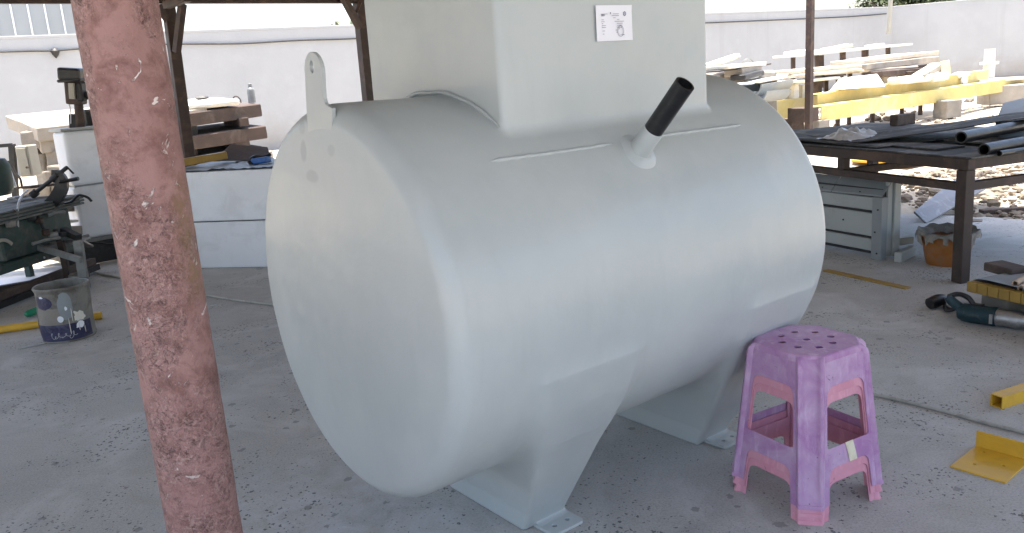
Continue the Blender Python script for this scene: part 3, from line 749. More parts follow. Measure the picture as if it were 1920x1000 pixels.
# masking tape folded over the crossbar of the right-hand side
def tape():
    k = None; q = MB()
    R3 = Matrix.Rotation(1.5 * PI, 3, 'Z'); vs = []
    for x in (-.030, .006):
        for z, dx in ((.186, 0), (.165, .006), (.142, .012), (.118, .017)): vs.append(R3 @ Vector((x + dx + .012, -(st_a(z) + .0022), z)))
    q.add(vs, [(i, i + 1, 5 + i, 4 + i) for i in range(3)])
    o = q.build('masking_tape', M_tape, stp, local=True, label='strip of masking tape on the crossbar'); md = o.modifiers.new('t', 'SOLIDIFY'); md.thickness = .0008
tape()

# ================================================================== LEFT SIDE OF THE WORKSHOP
def pbox(c0, c1, thick, rz=0.0, lean=0.0):
    """box whose front spans two opposite corner points at one depth"""
    a, b = Vector(c0), Vector(c1); mid = (a + b) / 2; w, h = abs(a.x - b.x), abs(a.z - b.z)
    rot = Matrix.Rotation(rz, 3, 'Z') @ Matrix.Rotation(lean, 3, 'Y')
    return MB().box(mid + rot @ Vector((0, thick / 2, 0)), (w, thick, h), rot=rot)
def obox(o, ex, ey, L, D, z0, z1):
    """upright box from corner o along unit directions ex (length L) and ey (depth D)"""
    o = Vector(o); ex = Vector((*ex, 0)); ey = Vector((*ey, 0))
    c = [o, o + ex * L, o + ex * L + ey * D, o + ey * D]
    return MB().slab([Vector((p.x, p.y, z0)) for p in c], (0, 0, z1 - z0))

# --- long white box right of the column, two stacked halves
wb0 = Vector((-2.977, 7.194, 0.000)); ex, ey = (.968, -.25), (.25, .968)
r = thing('white_crate', 'long white fibreglass box with a seam, standing behind the tank', 'box', wb0 + Vector((.5, .3, 0)))
obox(wb0, ex, ey, 1.5, .9, 0.0, .402).build('lower_half', M_white, r, bevel=.012, seg=2)
obox(wb0 + Vector((.004, .004, 0)), ex, ey, 1.49, .89, .41, .835).build('upper_half', M_white, r, bevel=.014, seg=2)
obox(wb0 + Vector((.02, .02, 0)), ex, ey, 1.45, .85, .395, .415).build('seam_gap', M_dark, r)
# things lying on it
q = MB(); vs = []; fs = []; n, m = 34, 14
for j in range(m + 1):
    for i in range(n + 1):
        u, v = i / n, j / m; p = wb0 + Vector((*ex, 0)) * (.02 + 1.3 * u) + Vector((*ey, 0)) * (.02 + .8 * v)
        vs.append((p.x, p.y, .842 + .03 * abs(noise.noise(Vector((u * 14, v * 8, 1)))) + .012 * abs(noise.noise(Vector((u * 40, v * 30, 5))))))
for j in range(m):
    for i in range(n): fs.append((j * (n + 1) + i, j * (n + 1) + i + 1, (j + 1) * (n + 1) + i + 1, (j + 1) * (n + 1) + i))
q.add(vs, fs).build('plastic_film', M_grey, None, smooth=True, angle=25, label='crumpled grey plastic film spread over the long white box', cat='plastic film')
MB().bar((-2.829, 7.350, 0.904), (-2.482, 7.550, 0.930), .07, .065).build('yellow_tube', M_ochre, None, bevel=.006, label='short ochre square tube lying on the long white box', cat='tube')
MB().bar((-2.492, 7.850, 0.938), (-2.158, 7.700, 0.854), .08, .07).build('yellow_tube', M_ochre, None, bevel=.006, label='ochre square tube angled towards the blue tool on the white box', cat='tube')
MB().slab([(-2.643, 7.620, 0.877), (-2.079, 7.500, 0.863), (-2.186, 7.800, 0.959), (-2.532, 7.850, 1.005)], (0, .03, 0)).build('brown_board', M_slabd, None, jit=.004, cuts=2, bevel=.004, label='dark brown board leaning at the back of the white box', cat='board')
r = thing('blue_tool', 'small blue and black tool lying on the white box beside the tank', 'tool', (-2.103, 7.300, 0.847))
MB().bar((-2.182, 7.300, 0.876), (-2.023, 7.250, 0.888), .07, .055).build('shell', M_blue, r, bevel=.014, seg=2)
MB().tube(smooth_path([(-2.198, 7.300, 0.900), (-2.148, 7.300, 0.920), (-2.079, 7.280, 0.912), (-2.017, 7.300, 0.929)]), .014, 8).build('handle', M_black, r, smooth=True)
MB().tube(smooth_path([(-2.185, 7.300, 0.890), (-2.205, 7.280, 0.875), (-2.183, 7.260, 0.852)]), .016, 8).build('nose', M_black, r, smooth=True)

# --- stacks of thick boards behind
def sl4(name, a, b, back, t, m, label, cat, jit=.006, bev=.01):
    a, b, back = Vector(a), Vector(b), Vector(back)
    return MB().slab([a, b, b + back, a + back], (0, 0, -t)).build(name, m, None, bevel=bev, cuts=3, jit=jit, label=label, cat=cat, group='thick boards and slabs stacked by the wall')
BK = (-.75, .80, .06)
sl4('thick_slab', (-5.243, 9.600, 1.246), (-4.450, 10.800, 1.277), (-.78, .8, .155), .16, M_slab, 'beige concrete slab on top of the block stack left of the column', 'slab')
sl4('thick_slab', (-5.263, 9.650, 1.100), (-4.501, 10.700, 1.126), (-.5, .8, .05), .15, M_slab, 'beige concrete slab second from the top behind the white cabinet', 'slab')
sl4('thick_slab', (-3.937, 10.200, 1.262), (-3.195, 11.400, 1.309), BK, .165, M_slabd, 'thick board darkened brown for its shade, on top of the stack behind the white box', 'board')
sl4('thick_slab', (-3.957, 10.200, 0.984), (-3.135, 11.300, 1.020), BK, .165, M_slabd, 'thick board darkened brown for its shade, second from the top behind the white box', 'board')
sl4('thick_slab', (-3.958, 10.200, 0.733), (-3.193, 11.200, 0.764), BK, .15, M_slabd, 'thick board darkened brown for its shade, low in the stack behind the white box', 'board')
for i, (a, b) in enumerate((((-3.890, 10.500, 1.121), (-3.766, 10.500, 0.981)), ((-3.389, 11.000, 1.152), (-3.265, 11.000, 1.047)), ((-3.935, 10.500, 0.835), (-3.807, 10.500, 0.719)), ((-3.483, 11.000, 0.884), (-3.290, 11.000, 0.773)))):
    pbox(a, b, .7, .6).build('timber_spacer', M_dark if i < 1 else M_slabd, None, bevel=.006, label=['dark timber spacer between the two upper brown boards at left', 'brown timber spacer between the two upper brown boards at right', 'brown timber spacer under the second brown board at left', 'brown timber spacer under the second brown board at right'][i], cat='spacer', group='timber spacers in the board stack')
sl4('cream_slab', (-3.944, 10.400, 1.369), (-3.340, 11.000, 1.393), (-.6, .7, .05), .07, M_cream, 'cream slab offcut lying on the brown boards behind the column', 'slab', .01, .02)
sl4('cream_slab', (-3.944, 10.300, 1.296), (-3.677, 10.700, 1.313), (-.5, .6, .04), .06, M_plank, 'tan board offcut under the cream slab', 'board', .004, .006)
MB().lathe([(.05, 0), (.05, .16), (.042, .19), (.03, .2), (.026, .25), (.018, .255)], (-3.335, 11.500, 1.329), 16).build('grey_stub', M_gal, None, smooth=True, label='short grey metal stub standing on the top brown board', cat='pipe stub')
MB().tube(smooth_path([(-3.498, 11.200, 1.350), (-3.482, 11.200, 1.418), (-3.438, 11.200, 1.429), (-3.401, 11.200, 1.392), (-3.394, 11.200, 1.343)]), .008, 6).build('wire_loop', M_rust, None, smooth=True, label='loop of wire sticking up from the top brown board', cat='wire')
MB().stone((-3.788, 10.900, 1.441), .05, 3, (1.6, 1, .5)).build('dark_scrap', M_dark, None, label='dark scrap lying on the cream slab', cat='scrap')

# --- rough cement blocks under the left slab
BL = [((-5.488, 9.700, 1.209), (-5.283, 9.700, 1.012), .5, .15), ((-5.295, 9.750, 0.960), (-5.102, 9.750, 0.810), .4, -.1), ((-5.449, 9.800, 0.942), (-5.341, 9.800, 0.735), .35, .3), ((-5.154, 9.500, 0.816), (-4.995, 9.500, 0.635), .4, .2),
      ((-5.256, 9.400, 0.756), (-5.128, 9.400, 0.615), .4, -.2), ((-5.604, 9.900, 1.006), (-5.505, 9.900, 0.874), .3, .1), ((-5.114, 9.400, 0.626), (-4.955, 9.400, 0.451), .4, .05), ((-5.370, 9.300, 0.627), (-5.112, 9.300, 0.429), .4, .1)]
NM = ['directly under the left end of the slab', 'right beside the white cabinet, upper one', 'rounded one just right of the beige switch box', 'tilted one behind the clamp rod', 'low one behind the bench top', 'small one behind the switch box', 'low one beside the white cabinet', 'lowest one behind the bench']
for (a, b, t, rz), nm in zip(BL, NM):
    pbox(a, b, t, rz, rz * .4).build('cement_block', M_block, None, bevel=.02, seg=2, cuts=2, jit=.016, label='rough beige cement block, ' + nm, cat='block', group='rough cement blocks in the left stack')
# supports that carry the stacks down to the ground
pbox((-5.764, 10.200, 0.526), (-4.479, 10.200, -0.355), .6).build('rubble_footing', M_block, None, bevel=.03, cuts=3, jit=.03, label='rough cement footing carrying the slab stack at left', cat='footing')
pbox((-4.137, 10.800, 0.687), (-3.162, 10.800, -0.220), .8).build('rubble_footing', M_block, None, bevel=.03, cuts=3, jit=.03, label='rough cement footing carrying the brown boards behind the white box', cat='footing')

# --- white cabinet on a pallet, with a machine head on top
c0 = Vector((-3.925, 7.6, 0)); ex, ey = (.70, .714), (-.714, .70)
r = thing('white_cabinet', 'tall white fibreglass cabinet with rounded corner left of the red column', 'cabinet', c0 + Vector((0, .5, .25)))
obox(c0, ex, ey, .85, .30, .25, .735).build('lower_body', M_white, r, bevel=.045, seg=4, smooth=True, angle=40)
obox(c0, ex, ey, .85, .30, .741, 1.235).build('upper_body', M_white, r, bevel=.045, seg=4, smooth=True, angle=40)
obox(c0 + Vector((*ex, 0)) * .02 + Vector((*ey, 0)) * .02, ex, ey, .79, .26, .60, .95).build('inner_core', M_grey, r)
obox(c0 + Vector((-.01, -.012, 0)), ex, ey, .875, .325, 1.238, 1.262).build('top_lip', M_greyl, r, bevel=.01, seg=2)
r = thing('timber_pallet', 'dark timber pallet under the white cabinet', 'pallet', c0 + Vector((.3, .3, 0)))
for k in range(4): obox(c0 + Vector((-.15, -.08, 0)) + Vector((*ey, 0)) * (.21 * k), ex, ey, 1.25, .15, .205, .247).build('deck_board', M_gal if k == 0 else M_slabd, r, bevel=.004)
for k in range(3): obox(c0 + Vector((-.12, -.02, 0)) + Vector((*ex, 0)) * (.5 * k), ex, ey, .09, .75, .012, .203).build('bearer', M_dark, r)
obox(c0 + Vector((-.16, -.10, 0)), ex, ey, 1.27, .05, .004, .2).build('pallet_shade_board', M_dark, r)  # dark board added to stand for the shade below the deck
h0 = Vector((-3.910, 7.850, 1.241)); h0.z = 1.262
r = thing('machine_head', 'oily black machine head with a boxy cap standing on the white cabinet', 'machine', h0)
def hh(x, y, d=7.85): return None
MB().bar((-3.941, 7.850, 1.239), (-3.923, 7.850, 1.383), .07, .07).build('bracket', M_dark, r, bevel=.008)
MB().tube([(-3.887, 7.850, 1.235), (-3.858, 7.850, 1.495)], [.045, .037], 18).build('spindle', M_rust, r, smooth=True)
MB().bar((-3.878, 7.850, 1.467), (-3.858, 7.850, 1.676), .145, .13).build('gear_case', M_rust, r, bevel=.02, seg=2)
MB().bar((-3.863, 7.760, 1.517), (-3.846, 7.760, 1.657), .05, .03).build('name_plate', M_beige, r, bevel=.004)
MB().bar((-3.805, 7.820, 1.492), (-3.798, 7.820, 1.658), .06, .10).build('side_cover', M_dark, r, bevel=.012)
MB().bar((-3.872, 7.850, 1.682), (-3.858, 7.850, 1.795), .20, .18).build('motor_cap', M_black, r, bevel=.025, seg=2)
MB().bar((-3.869, 7.850, 1.668), (-3.869, 7.850, 1.696), .215, .19).build('cap_rim', M_dark, r, bevel=.01)
MB().tube([(-3.809, 7.850, 1.549), (-3.714, 7.850, 1.532)], .035, 12).build('side_shaft', M_dark, r, smooth=True)
MB().tube(smooth_path([(-3.905, 7.800, 1.604), (-3.930, 7.800, 1.525), (-3.919, 7.800, 1.428), (-3.939, 7.800, 1.300)]), .005, 6).build('cable', M_film, r, smooth=True)
pbox((-3.921, 8.050, 1.414), (-3.714, 8.050, 1.220), .2, .5).build('dark_case', M_dark, None, bevel=.02, label='dark metal case on the cabinet behind the machine head', cat='case')

# --- beige switch box on a black frame
r = thing('switch_box', 'beige steel switch box on a black frame above the bench', 'switch box', (-4.878, 8.400, 0.438))
pbox((-4.844, 8.400, 1.106), (-4.709, 8.400, 0.799), .16, -.06).build('case', M_beige, r, bevel=.008)
pbox((-4.824, 8.385, 1.085), (-4.729, 8.385, 0.818), .01, -.06).build('door', M_beige, r, bevel=.003)
MB().lathe([(.012, 0), (.012, .02)], (-4.726, 8.360, 0.895), 10, Matrix.Rotation(PI / 2, 3, 'X')).build('lock', M_rust, r)
MB().bar((-4.888, 8.450, 1.132), (-4.999, 8.450, 0.273), .05, .05).build('upright', M_black, r)
MB().bar((-5.168, 8.450, 1.120), (-4.890, 8.450, 1.121), .035, .035).build('upper_rail', M_black, r)
MB().bar((-5.204, 8.450, 0.952), (-4.914, 8.450, 0.953), .03, .03).build('lower_rail', M_black, r)
MB().tube(smooth_path([(-4.846, 8.300, 0.921), (-4.819, 8.300, 0.845), (-4.788, 8.300, 0.790), (-4.787, 8.300, 0.715)]), .012, 8).build('conduit', M_dark, r, smooth=True)

# --- saw bench
bk = Vector((-3.71, 7.29, 0)); e1 = Vector((.156, .988, 0)); e2 = Vector((-.988, .156, 0))
r = thing('saw_bench', 'green machine bench with ribbed aluminium top at the left edge', 'machine', bk - e1 * .7 + e2 * .3)
def bp(u, v, z): p = bk - e1 * u + e2 * v; return Vector((p.x, p.y, z))
for k in range(5): MB().slab([bp(-.02, .002 + .135 * k, .70), bp(1.6, .002 + .135 * k, .70), bp(1.6, .128 + .135 * k, .70), bp(-.02, .128 + .135 * k, .70)], (0, 0, -.016)).build('top_strip', M_btop, r, bevel=.003)
for k, (z, off) in enumerate(((.672, .004), (.648, .0), (.622, .006))): MB().bar(bp(-.02, off, z), bp(1.6, off, z), .018, .018).build('edge_rib', M_btop, r)
MB().slab([bp(0, .02, .682), bp(1.6, .02, .682), bp(1.6, .66, .682), bp(0, .66, .682)], (0, 0, -.07)).build('top_frame', M_green, r)
MB().slab([bp(.12, .05, .61), bp(.95, .05, .61), bp(.95, .6, .61), bp(.12, .6, .61)], (0, 0, -.30)).build('cabinet', M_green, r, bevel=.015)
MB().slab([bp(.08, .0, .31), bp(1.6, .0, .31), bp(1.6, .6, .31), bp(.08, .6, .31)], (0, 0, -.07)).build('base_rail', M_green, r, bevel=.006)
for u in (.12, 1.45):
    for v in (.04, .55): MB().bar(bp(u, v, .0), bp(u, v, .25), .05, .05, up=e1).build('leg', M_green, r)
pbox((-4.013, 6.620, 0.518), (-3.914, 6.620, 0.454), .02).build('socket_strip', M_beige, r, bevel=.004)
MB().tube(smooth_path([(-3.909, 6.600, 0.488), (-3.866, 6.550, 0.601), (-3.836, 6.550, 0.727), (-3.903, 6.750, 0.784), (-3.995, 7.000, 0.796)]), .009, 8).build('power_cable', M_film, r, smooth=True)
for u, v in ((.35, .28), (.2, .3), (.6, .27)): MB().lathe([(.009, 0), (.009, .008)], bp(u, -.001, v), 8, e2.to_track_quat('Z', 'Y').to_matrix() @ Matrix.Rotation(PI, 3, 'X')).build('bolt_head', M_greyl, r)
q = MB(); vs = []; fs = []
for i in range(15):
    a = .3 + 2.2 * i / 14
    for rr_ in (.12, .145): vs.append(bp(.98 + rr_ * math.cos(a), .035, .36 + rr_ * math.sin(a)))
q.add(vs, [(2 * i, 2 * i + 1, 2 * i + 3, 2 * i + 2) for i in range(14)]); o = q.build('hand_wheel', M_beige, r); o.modifiers.new('t', 'SOLIDIFY').thickness = .01
MB().bar(bp(.0, .0, .10), bp(1.6, -.05, .10), .05, .06).build('floor_rail', M_slabd, r)
MB().bar(bp(.0, -.03, .05), bp(1.6, -.08, .05), .05, .05).build('floor_rail', M_black, r)
# tangle of bars and small fittings hung about the bench
for i, (a, b, rr2) in enumerate((((-3.839, 6.800, 0.631), (-3.815, 6.800, 0.488), .014), ((-3.890, 6.750, 0.634), (-3.880, 6.750, 0.510), .02), ((-3.794, 6.850, 0.593), (-3.730, 7.000, 0.591), .02), ((-3.720, 6.800, 0.481), (-3.707, 6.800, 0.363), .022), ((-3.957, 6.400, 0.613), (-3.841, 6.500, 0.689), .018), ((-3.761, 6.500, 0.419), (-3.644, 6.700, 0.423), .014))):
    MB().tube([a, lerp(a, b, .5) + Vector((0, -.01, .008)), b], [rr2, rr2 * .8, rr2], 8).build('fitting_bar', (M_dark, M_rust, M_gal)[i % 3], r, smooth=True)
for i, p_ in enumerate(((-3.808, 6.750, 0.567), (-3.842, 6.700, 0.604), (-3.718, 6.750, 0.445), (-3.747, 6.700, 0.474), (-3.668, 6.800, 0.432), (-3.865, 6.450, 0.597))):
    MB().box(p_, (.05 + .01 * (i % 3), .05, .04 + .012 * (i % 2)), .3 * i).build('fitting_block', (M_rust, M_dark, M_gal)[i % 3], r, bevel=.006)
r = thing('bench_motor', 'rounded dark green motor housing on the bench at the left edge', 'motor', (-4.410, 7.300, 0.762))
q = MB().lathe([(.02, -.01), (.10, .0), (.13, .04), (.14, .12), (.14, .26), (.11, .32), (.03, .335)], Vector((-4.492, 7.450, 0.747)) - Vector((.03, 0, .02)), 24); q.build('housing', M_green, r, smooth=True)
MB().slab([(-4.657, 7.600, 1.000), (-4.469, 7.600, 0.997), (-4.438, 7.600, 0.772), (-4.705, 7.600, 0.772)], (0, .03, 0)).build('back_guard', M_white, r, bevel=.01)
# offcuts lying on the bench
for i, (a, b, w, h, m, lb) in enumerate((((-4.137, 7.200, 0.802), (-4.010, 7.600, 0.779), .14, .02, M_slabd, 'brown board offcut on the bench behind the clamp'), ((-4.150, 7.000, 0.740), (-4.081, 7.200, 0.734), .1, .015, M_gal, 'grey sheet offcut lying on the bench top'),
                                         ((-4.126, 7.500, 0.559), (-4.029, 7.700, 0.530), .12, .045, M_block, 'beige block offcut on the shelf below the clamp'), ((-3.985, 7.200, 0.470), (-3.864, 7.400, 0.459), .12, .02, M_cream, 'cream strip on the shelf beside the cabinet'),
                                         ((-3.969, 7.300, 0.388), (-3.932, 7.500, 0.358), .16, .08, M_block, 'beige block low beside the white cabinet'))):
    MB().bar(a, b, w, h).build('offcut', m, None, bevel=.003, label=lb, cat='offcut', group='offcuts round the saw bench')
# C-clamp
r = thing('c_clamp', 'big black steel C clamp with a screw rod on the bench edge', 'clamp', (-3.904, 6.950, 0.603))
fp = smooth_path([(-3.972, 6.950, 0.599), (-3.887, 6.950, 0.620), (-3.774, 6.950, 0.693), (-3.694, 6.950, 0.785), (-3.672, 6.950, 0.855), (-3.692, 6.950, 0.910), (-3.739, 6.950, 0.922)])
q = MB(); vs = []
for i, p in enumerate(fp):
    d = fp[min(i + 1, len(fp) - 1)] - fp[max(i - 1, 0)]; d.normalize(); n_ = Vector((d.z, 0, -d.x)); w = .034 + .018 * math.sin(PI * min(1, i / len(fp) * 1.1))
    vs += [p + n_ * w + Vector((0, -.016, 0)), p + n_ * w + Vector((0, .016, 0)), p - n_ * w + Vector((0, .016, 0)), p - n_ * w + Vector((0, -.016, 0))]
L = len(fp); q.add(vs, [(0, 1, 2, 3), tuple(range(4 * L - 4, 4 * L))] + [(4 * i + k, 4 * i + (k + 1) % 4, 4 * i + 4 + (k + 1) % 4, 4 * i + 4 + k) for i in range(L - 1) for k in range(4)])
q.build('frame', M_black, r, bevel=.004)
MB().tube([(-3.930, 6.950, 0.762), (-3.607, 6.950, 0.965)], .017, 10).build('screw_rod', M_dark, r, smooth=True)
MB().tube([(-3.941, 6.950, 0.754), (-3.899, 6.950, 0.782)], .032, 12).build('swivel_pad', M_dark, r, smooth=True)
MB().tube([(-3.749, 6.950, 0.869), (-3.696, 6.950, 0.914)], .03, 12).build('nut', M_dark, r, smooth=True)
MB().tube([(-3.610, 6.950, 0.970), (-3.564, 6.950, 0.909)], .008, 8).build('tommy_bar', M_black, r, smooth=True)
MB().tube([(-3.665, 6.900, 0.852), (-3.507, 6.900, 0.871)], [.013, .017], 8).build('side_bar', M_black, r, smooth=True)
MB().tube(smooth_path([(-3.708, 7.000, 0.662), (-3.647, 7.000, 0.676), (-3.589, 7.000, 0.721), (-3.549, 7.000, 0.718), (-3.508, 7.000, 0.697), (-3.483, 7.000, 0.664)]), .011, 8).build('black_hose', M_black, None, smooth=True, label='short black hose hanging off the bench corner', cat='hose')
# steel stand in front of the cabinet
r = thing('steel_stand', 'greasy steel bar stand between the bench and the white cabinet', 'stand', (-3.599, 6.783, 0.000))
for nm, a, b, w, h, m in (('leg', (-3.672, 6.750, 0.388), (-3.667, 6.750, 0.045), .05, .04, M_rust), ('leg', (-3.451, 6.600, 0.402), (-3.464, 6.600, 0.103), .07, .04, M_gal), ('cross_bar', (-3.774, 6.600, 0.373), (-3.377, 6.450, 0.272), .03, .05, M_gal),
                          ('cross_bar', (-3.848, 6.800, 0.320), (-3.555, 7.000, 0.367), .05, .05, M_gal), ('cross_bar', (-3.715, 6.900, 0.453), (-3.542, 6.800, 0.396), .06, .05, M_dark), ('top_shelf', (-3.814, 6.900, 0.356), (-3.521, 6.900, 0.366), .12, .02, M_gal), ('shelf_edge', (-3.486, 6.700, 0.385), (-3.511, 6.900, 0.301), .05, .02, M_gal),
                          ('foot_beam', (-4.301, 6.700, 0.028), (-3.589, 6.950, 0.055), .06, .05, M_rust)):
    MB().bar(a, b, w, h).build(nm, m, r, bevel=.004)
MB().lathe([(.075, 0), (.075, .12), (.06, .13)], (-3.528, 6.655, 0.000), 20).build('foot_pot', M_gal, r, smooth=True)
MB().tube(smooth_path([(-3.652, 7.100, 0.304), (-3.539, 7.100, 0.291), (-3.450, 7.100, 0.275), (-3.335, 7.200, 0.256)]), .008, 6).build('black_cable', M_black, None, smooth=True, label='black cable along the pallet under the white cabinet', cat='cable')
# white sheets on the floor under the bench
MB().slab([(-4.409, 6.582, 0.000), (-3.947, 7.094, 0.000), (-4.184, 7.669, 0.000), (-4.911, 7.468, 0.000)], (0, 0, .012)).build('white_sheet', M_white, None, bevel=.003, label='white sheet lying on the floor below the bench rail', cat='sheet')
MB().slab([(-4.733, 7.300, 0.125), (-4.096, 7.500, 0.162), (-4.204, 7.700, 0.189), (-4.907, 7.600, 0.171)], (0, 0, -.03)).build('white_sheet', M_white, None, bevel=.003, label='white panel lying under the green bench above the rail', cat='sheet')

# --- paint can
r = thing('paint_can', 'battered paint can with purple label and white splashes on the floor', 'paint can', (-2.895, 5.225, 0))
def can_r(z): return .158 + .004 * math.sin(z * 40) * (z > .3) + (.0 if z < .3 else .003)
q = MB(); prof = [(.02, .004), (.150, .003), (.160, .0), (.162, .008)] + [(.157, .014 + .0155 * k) for k in range(21)] + [ (.161, .332), (.164, .342), (.160, .352), (.152, .350), (.150, .33), (.149, .05), (.02, .045)]
q.lathe(prof, (0, 0, 0), 48, None, .06)
q.build('can_body', M_tin, r, smooth=True, angle=40, local=True)
def can_patch(a0, a1, z0, z1, m, nm, off=.0016, n=16, ragged=0.0, seed=0, mm=1, lab=None):
    """a patch that follows the can wall; angles in degrees, 0 faces the camera, positive to the right"""
    q = MB(); vs = []; fs = []; k = 8
    for j in range(k + 1):
        for i in range(n + 1):
            u, v = i / n, j / k; a = a0 + (a1 - a0) * u; z = z0 + (z1 - z0) * v
            if ragged:
                eu, ev = (u - .5) * 2, (v - .5) * 2; rad = max(abs(eu), abs(ev))
                if rad > .1:
                    sh_ = 1 - ragged * (.5 + .5 * noise.noise(Vector((eu / max(rad, .01) * 1.7 + seed, ev / max(rad, .01) * 1.7, seed)))) * (rad ** 2)
                    ln2 = math.hypot(eu, ev); shp = rad / max(ln2, .01)
                    a = (a0 + a1) / 2 + eu * shp * sh_ * (a1 - a0) / 2; z = (z0 + z1) / 2 + ev * shp * sh_ * (z1 - z0) / 2
            th_ = R_(a - 90); rr_ = .157 * (1 + .06 * noise.noise(Vector((math.cos(th_) * 1.3, math.sin(th_) * 1.3, z * 6)))) + off
            vs.append((rr_ * math.cos(th_), rr_ * math.sin(th_), z))
    for j in range(k):
        for i in range(n): fs.append((j * (n + 1) + i, j * (n + 1) + i + 1, (j + 1) * (n + 1) + i + 1, (j + 1) * (n + 1) + i))
    return q.add(vs, fs).build(nm, m, r, smooth=True, local=True, label=lab)
can_patch(-75, 85, .012, .118, M_navy, 'label_band', n=40)
can_patch(-50, 5, .215, .31, M_navy, 'label_top', n=20, ragged=.15)
can_patch(-48, 18, .118, .225, M_block, 'label_field', n=20)
can_patch(12, 46, .13, .335, M_grey, 'grey_smear', off=.0022, ragged=.25, seed=2)
can_patch(34, 78, .095, .22, M_cream, 'paint_splash', off=.0030, ragged=.95, seed=5)
for a_, z0_, z1_ in ((30, .02, .17), (38, .1, .24), (50, .05, .12), (63, .03, .1)): can_patch(a_, a_ + 2.5, z0_, z1_, M_cream, 'paint_drip', off=.0036, n=2, ragged=.5, seed=a_)
can_patch(-74, -56, .03, .30, M_film, 'paint_smear', off=.0026, ragged=.6, seed=7)
can_patch(40, 68, .07, .13, M_white, 'paint_splash', off=.0034, ragged=.6, seed=9)
can_patch(8, 22, .132, .178, M_white, 'paint_spot', off=.0032, ragged=.15, seed=1)
can_patch(-30, -14, .29, .31, M_white, 'paint_spot', off=.0030, ragged=.7, seed=3)
can_patch(26, 33, .20, .24, M_white, 'paint_spot', off=.0032, ragged=.6, seed=4)
pts = []
for i in range(90):
    u = i / 89; a = R_(-14 + 56 * u - 90); z = .045 + .03 * (1 - u) * 0 + .014 * math.sin(u * 44) * (.6 + .4 * math.sin(u * 9)) + .012 * math.sin(u * 21 + 1); rr_ = .1625
    rr_ = .157 * (1 + .06 * noise.noise(Vector((math.cos(a) * 1.3, math.sin(a) * 1.3, z * 6)))) + .002
    pts.append((rr_ * math.cos(a + .05 * math.sin(u * 44 + 1.2)), rr_ * math.sin(a + .05 * math.sin(u * 44 + 1.2)), z))
MB().tube(pts, .0016, 5).build('brush_script', M_greyl, r, local=True, label='illegible pale handwriting round the foot of the can')
# --- bits on the floor at left
r = thing('green_bottle', 'small green plastic bottle lying behind the paint can', 'bottle', (-3.537, 5.810, 0.000))
MB().lathe([(.006, -.01), (.02, 0), (.026, .02), (.026, .09), (.012, .115), (.011, .13)], Vector((-3.493, 5.786, 0.000)) + Vector((0, 0, .027)), 16, Euler((0, R_(82), .9)).to_matrix()).build('bottle_body', M_gglass, r, smooth=True)
MB().lathe([(.004, .128), (.016, .13), (.016, .15), (.004, .152)], Vector((-3.493, 5.786, 0.000)) + Vector((0, 0, .027)), 14, Euler((0, R_(82), .9)).to_matrix()).build('bottle_cap', M_green, r, smooth=True)
MB().tube([Vector((-3.650, 5.362, 0.000)) + Vector((0, 0, .026)), Vector((-2.869, 5.614, 0.000)) + Vector((0, 0, .026))], .026, 12).build('yellow_rod', M_yel2, None, smooth=True, label='yellow rod lying on the floor behind the paint can', cat='rod')
MB().tube(smooth_path([Vector(p) + Vector((0, 0, .009)) for p in ((-3.847, 7.387, 0.000), (-3.475, 7.047, 0.000), (-2.851, 6.580, 0.000), (-2.282, 6.054, 0.000), (-1.971, 5.818, 0.000), (-1.682, 5.626, -0.000), (-1.288, 5.311, 0.000))], 10), .009, 8).build('floor_rope', M_rope, None, smooth=True, label='pale dirty rope running along the floor from the bench to the tank', cat='rope')
ch = [((-2.787, 4.863, 0.000), .05, .018, .1, 'flat pale chip in front of the paint can'), ((-3.050, 5.046, 0.000), .16, .022, .6, 'long splinter beside the foot of the paint can'), ((-2.140, 5.749, 0.000), .045, .03, .2, 'pale square flake near the rope'), ((-1.586, 5.109, 0.000), .03, .025, .4, 'small pale lump beside the tank end'), ((-2.132, 6.904, 0.000), .05, .03, 0, 'pale lump against the long white box'), ((-2.559, 5.040, 0.000), .06, .012, .5, 'thin chip right of the paint can'), ((-2.821, 5.305, 0.000), .03, .03, .2, 'pale lump behind the paint can')]
for k, (p, l, w, rz, lb) in enumerate(ch):
    q = MB().slab([Vector((-.5, -.4, 0)), Vector((.4, -.5, 0)), Vector((.55, .3, 0)), Vector((-.3, .5, 0))], (0, 0, .3)); R3 = Matrix.Rotation(rz, 3, 'Z')
    q.v = [Vector(p) + R3 @ Vector((v[0] * l, v[1] * w, max(.002, v[2] * w))) for v in q.v]
    q.build('floor_chip', M_chip, None, bevel=.001, label=lb, cat='chip', group='pale chips on the floor')

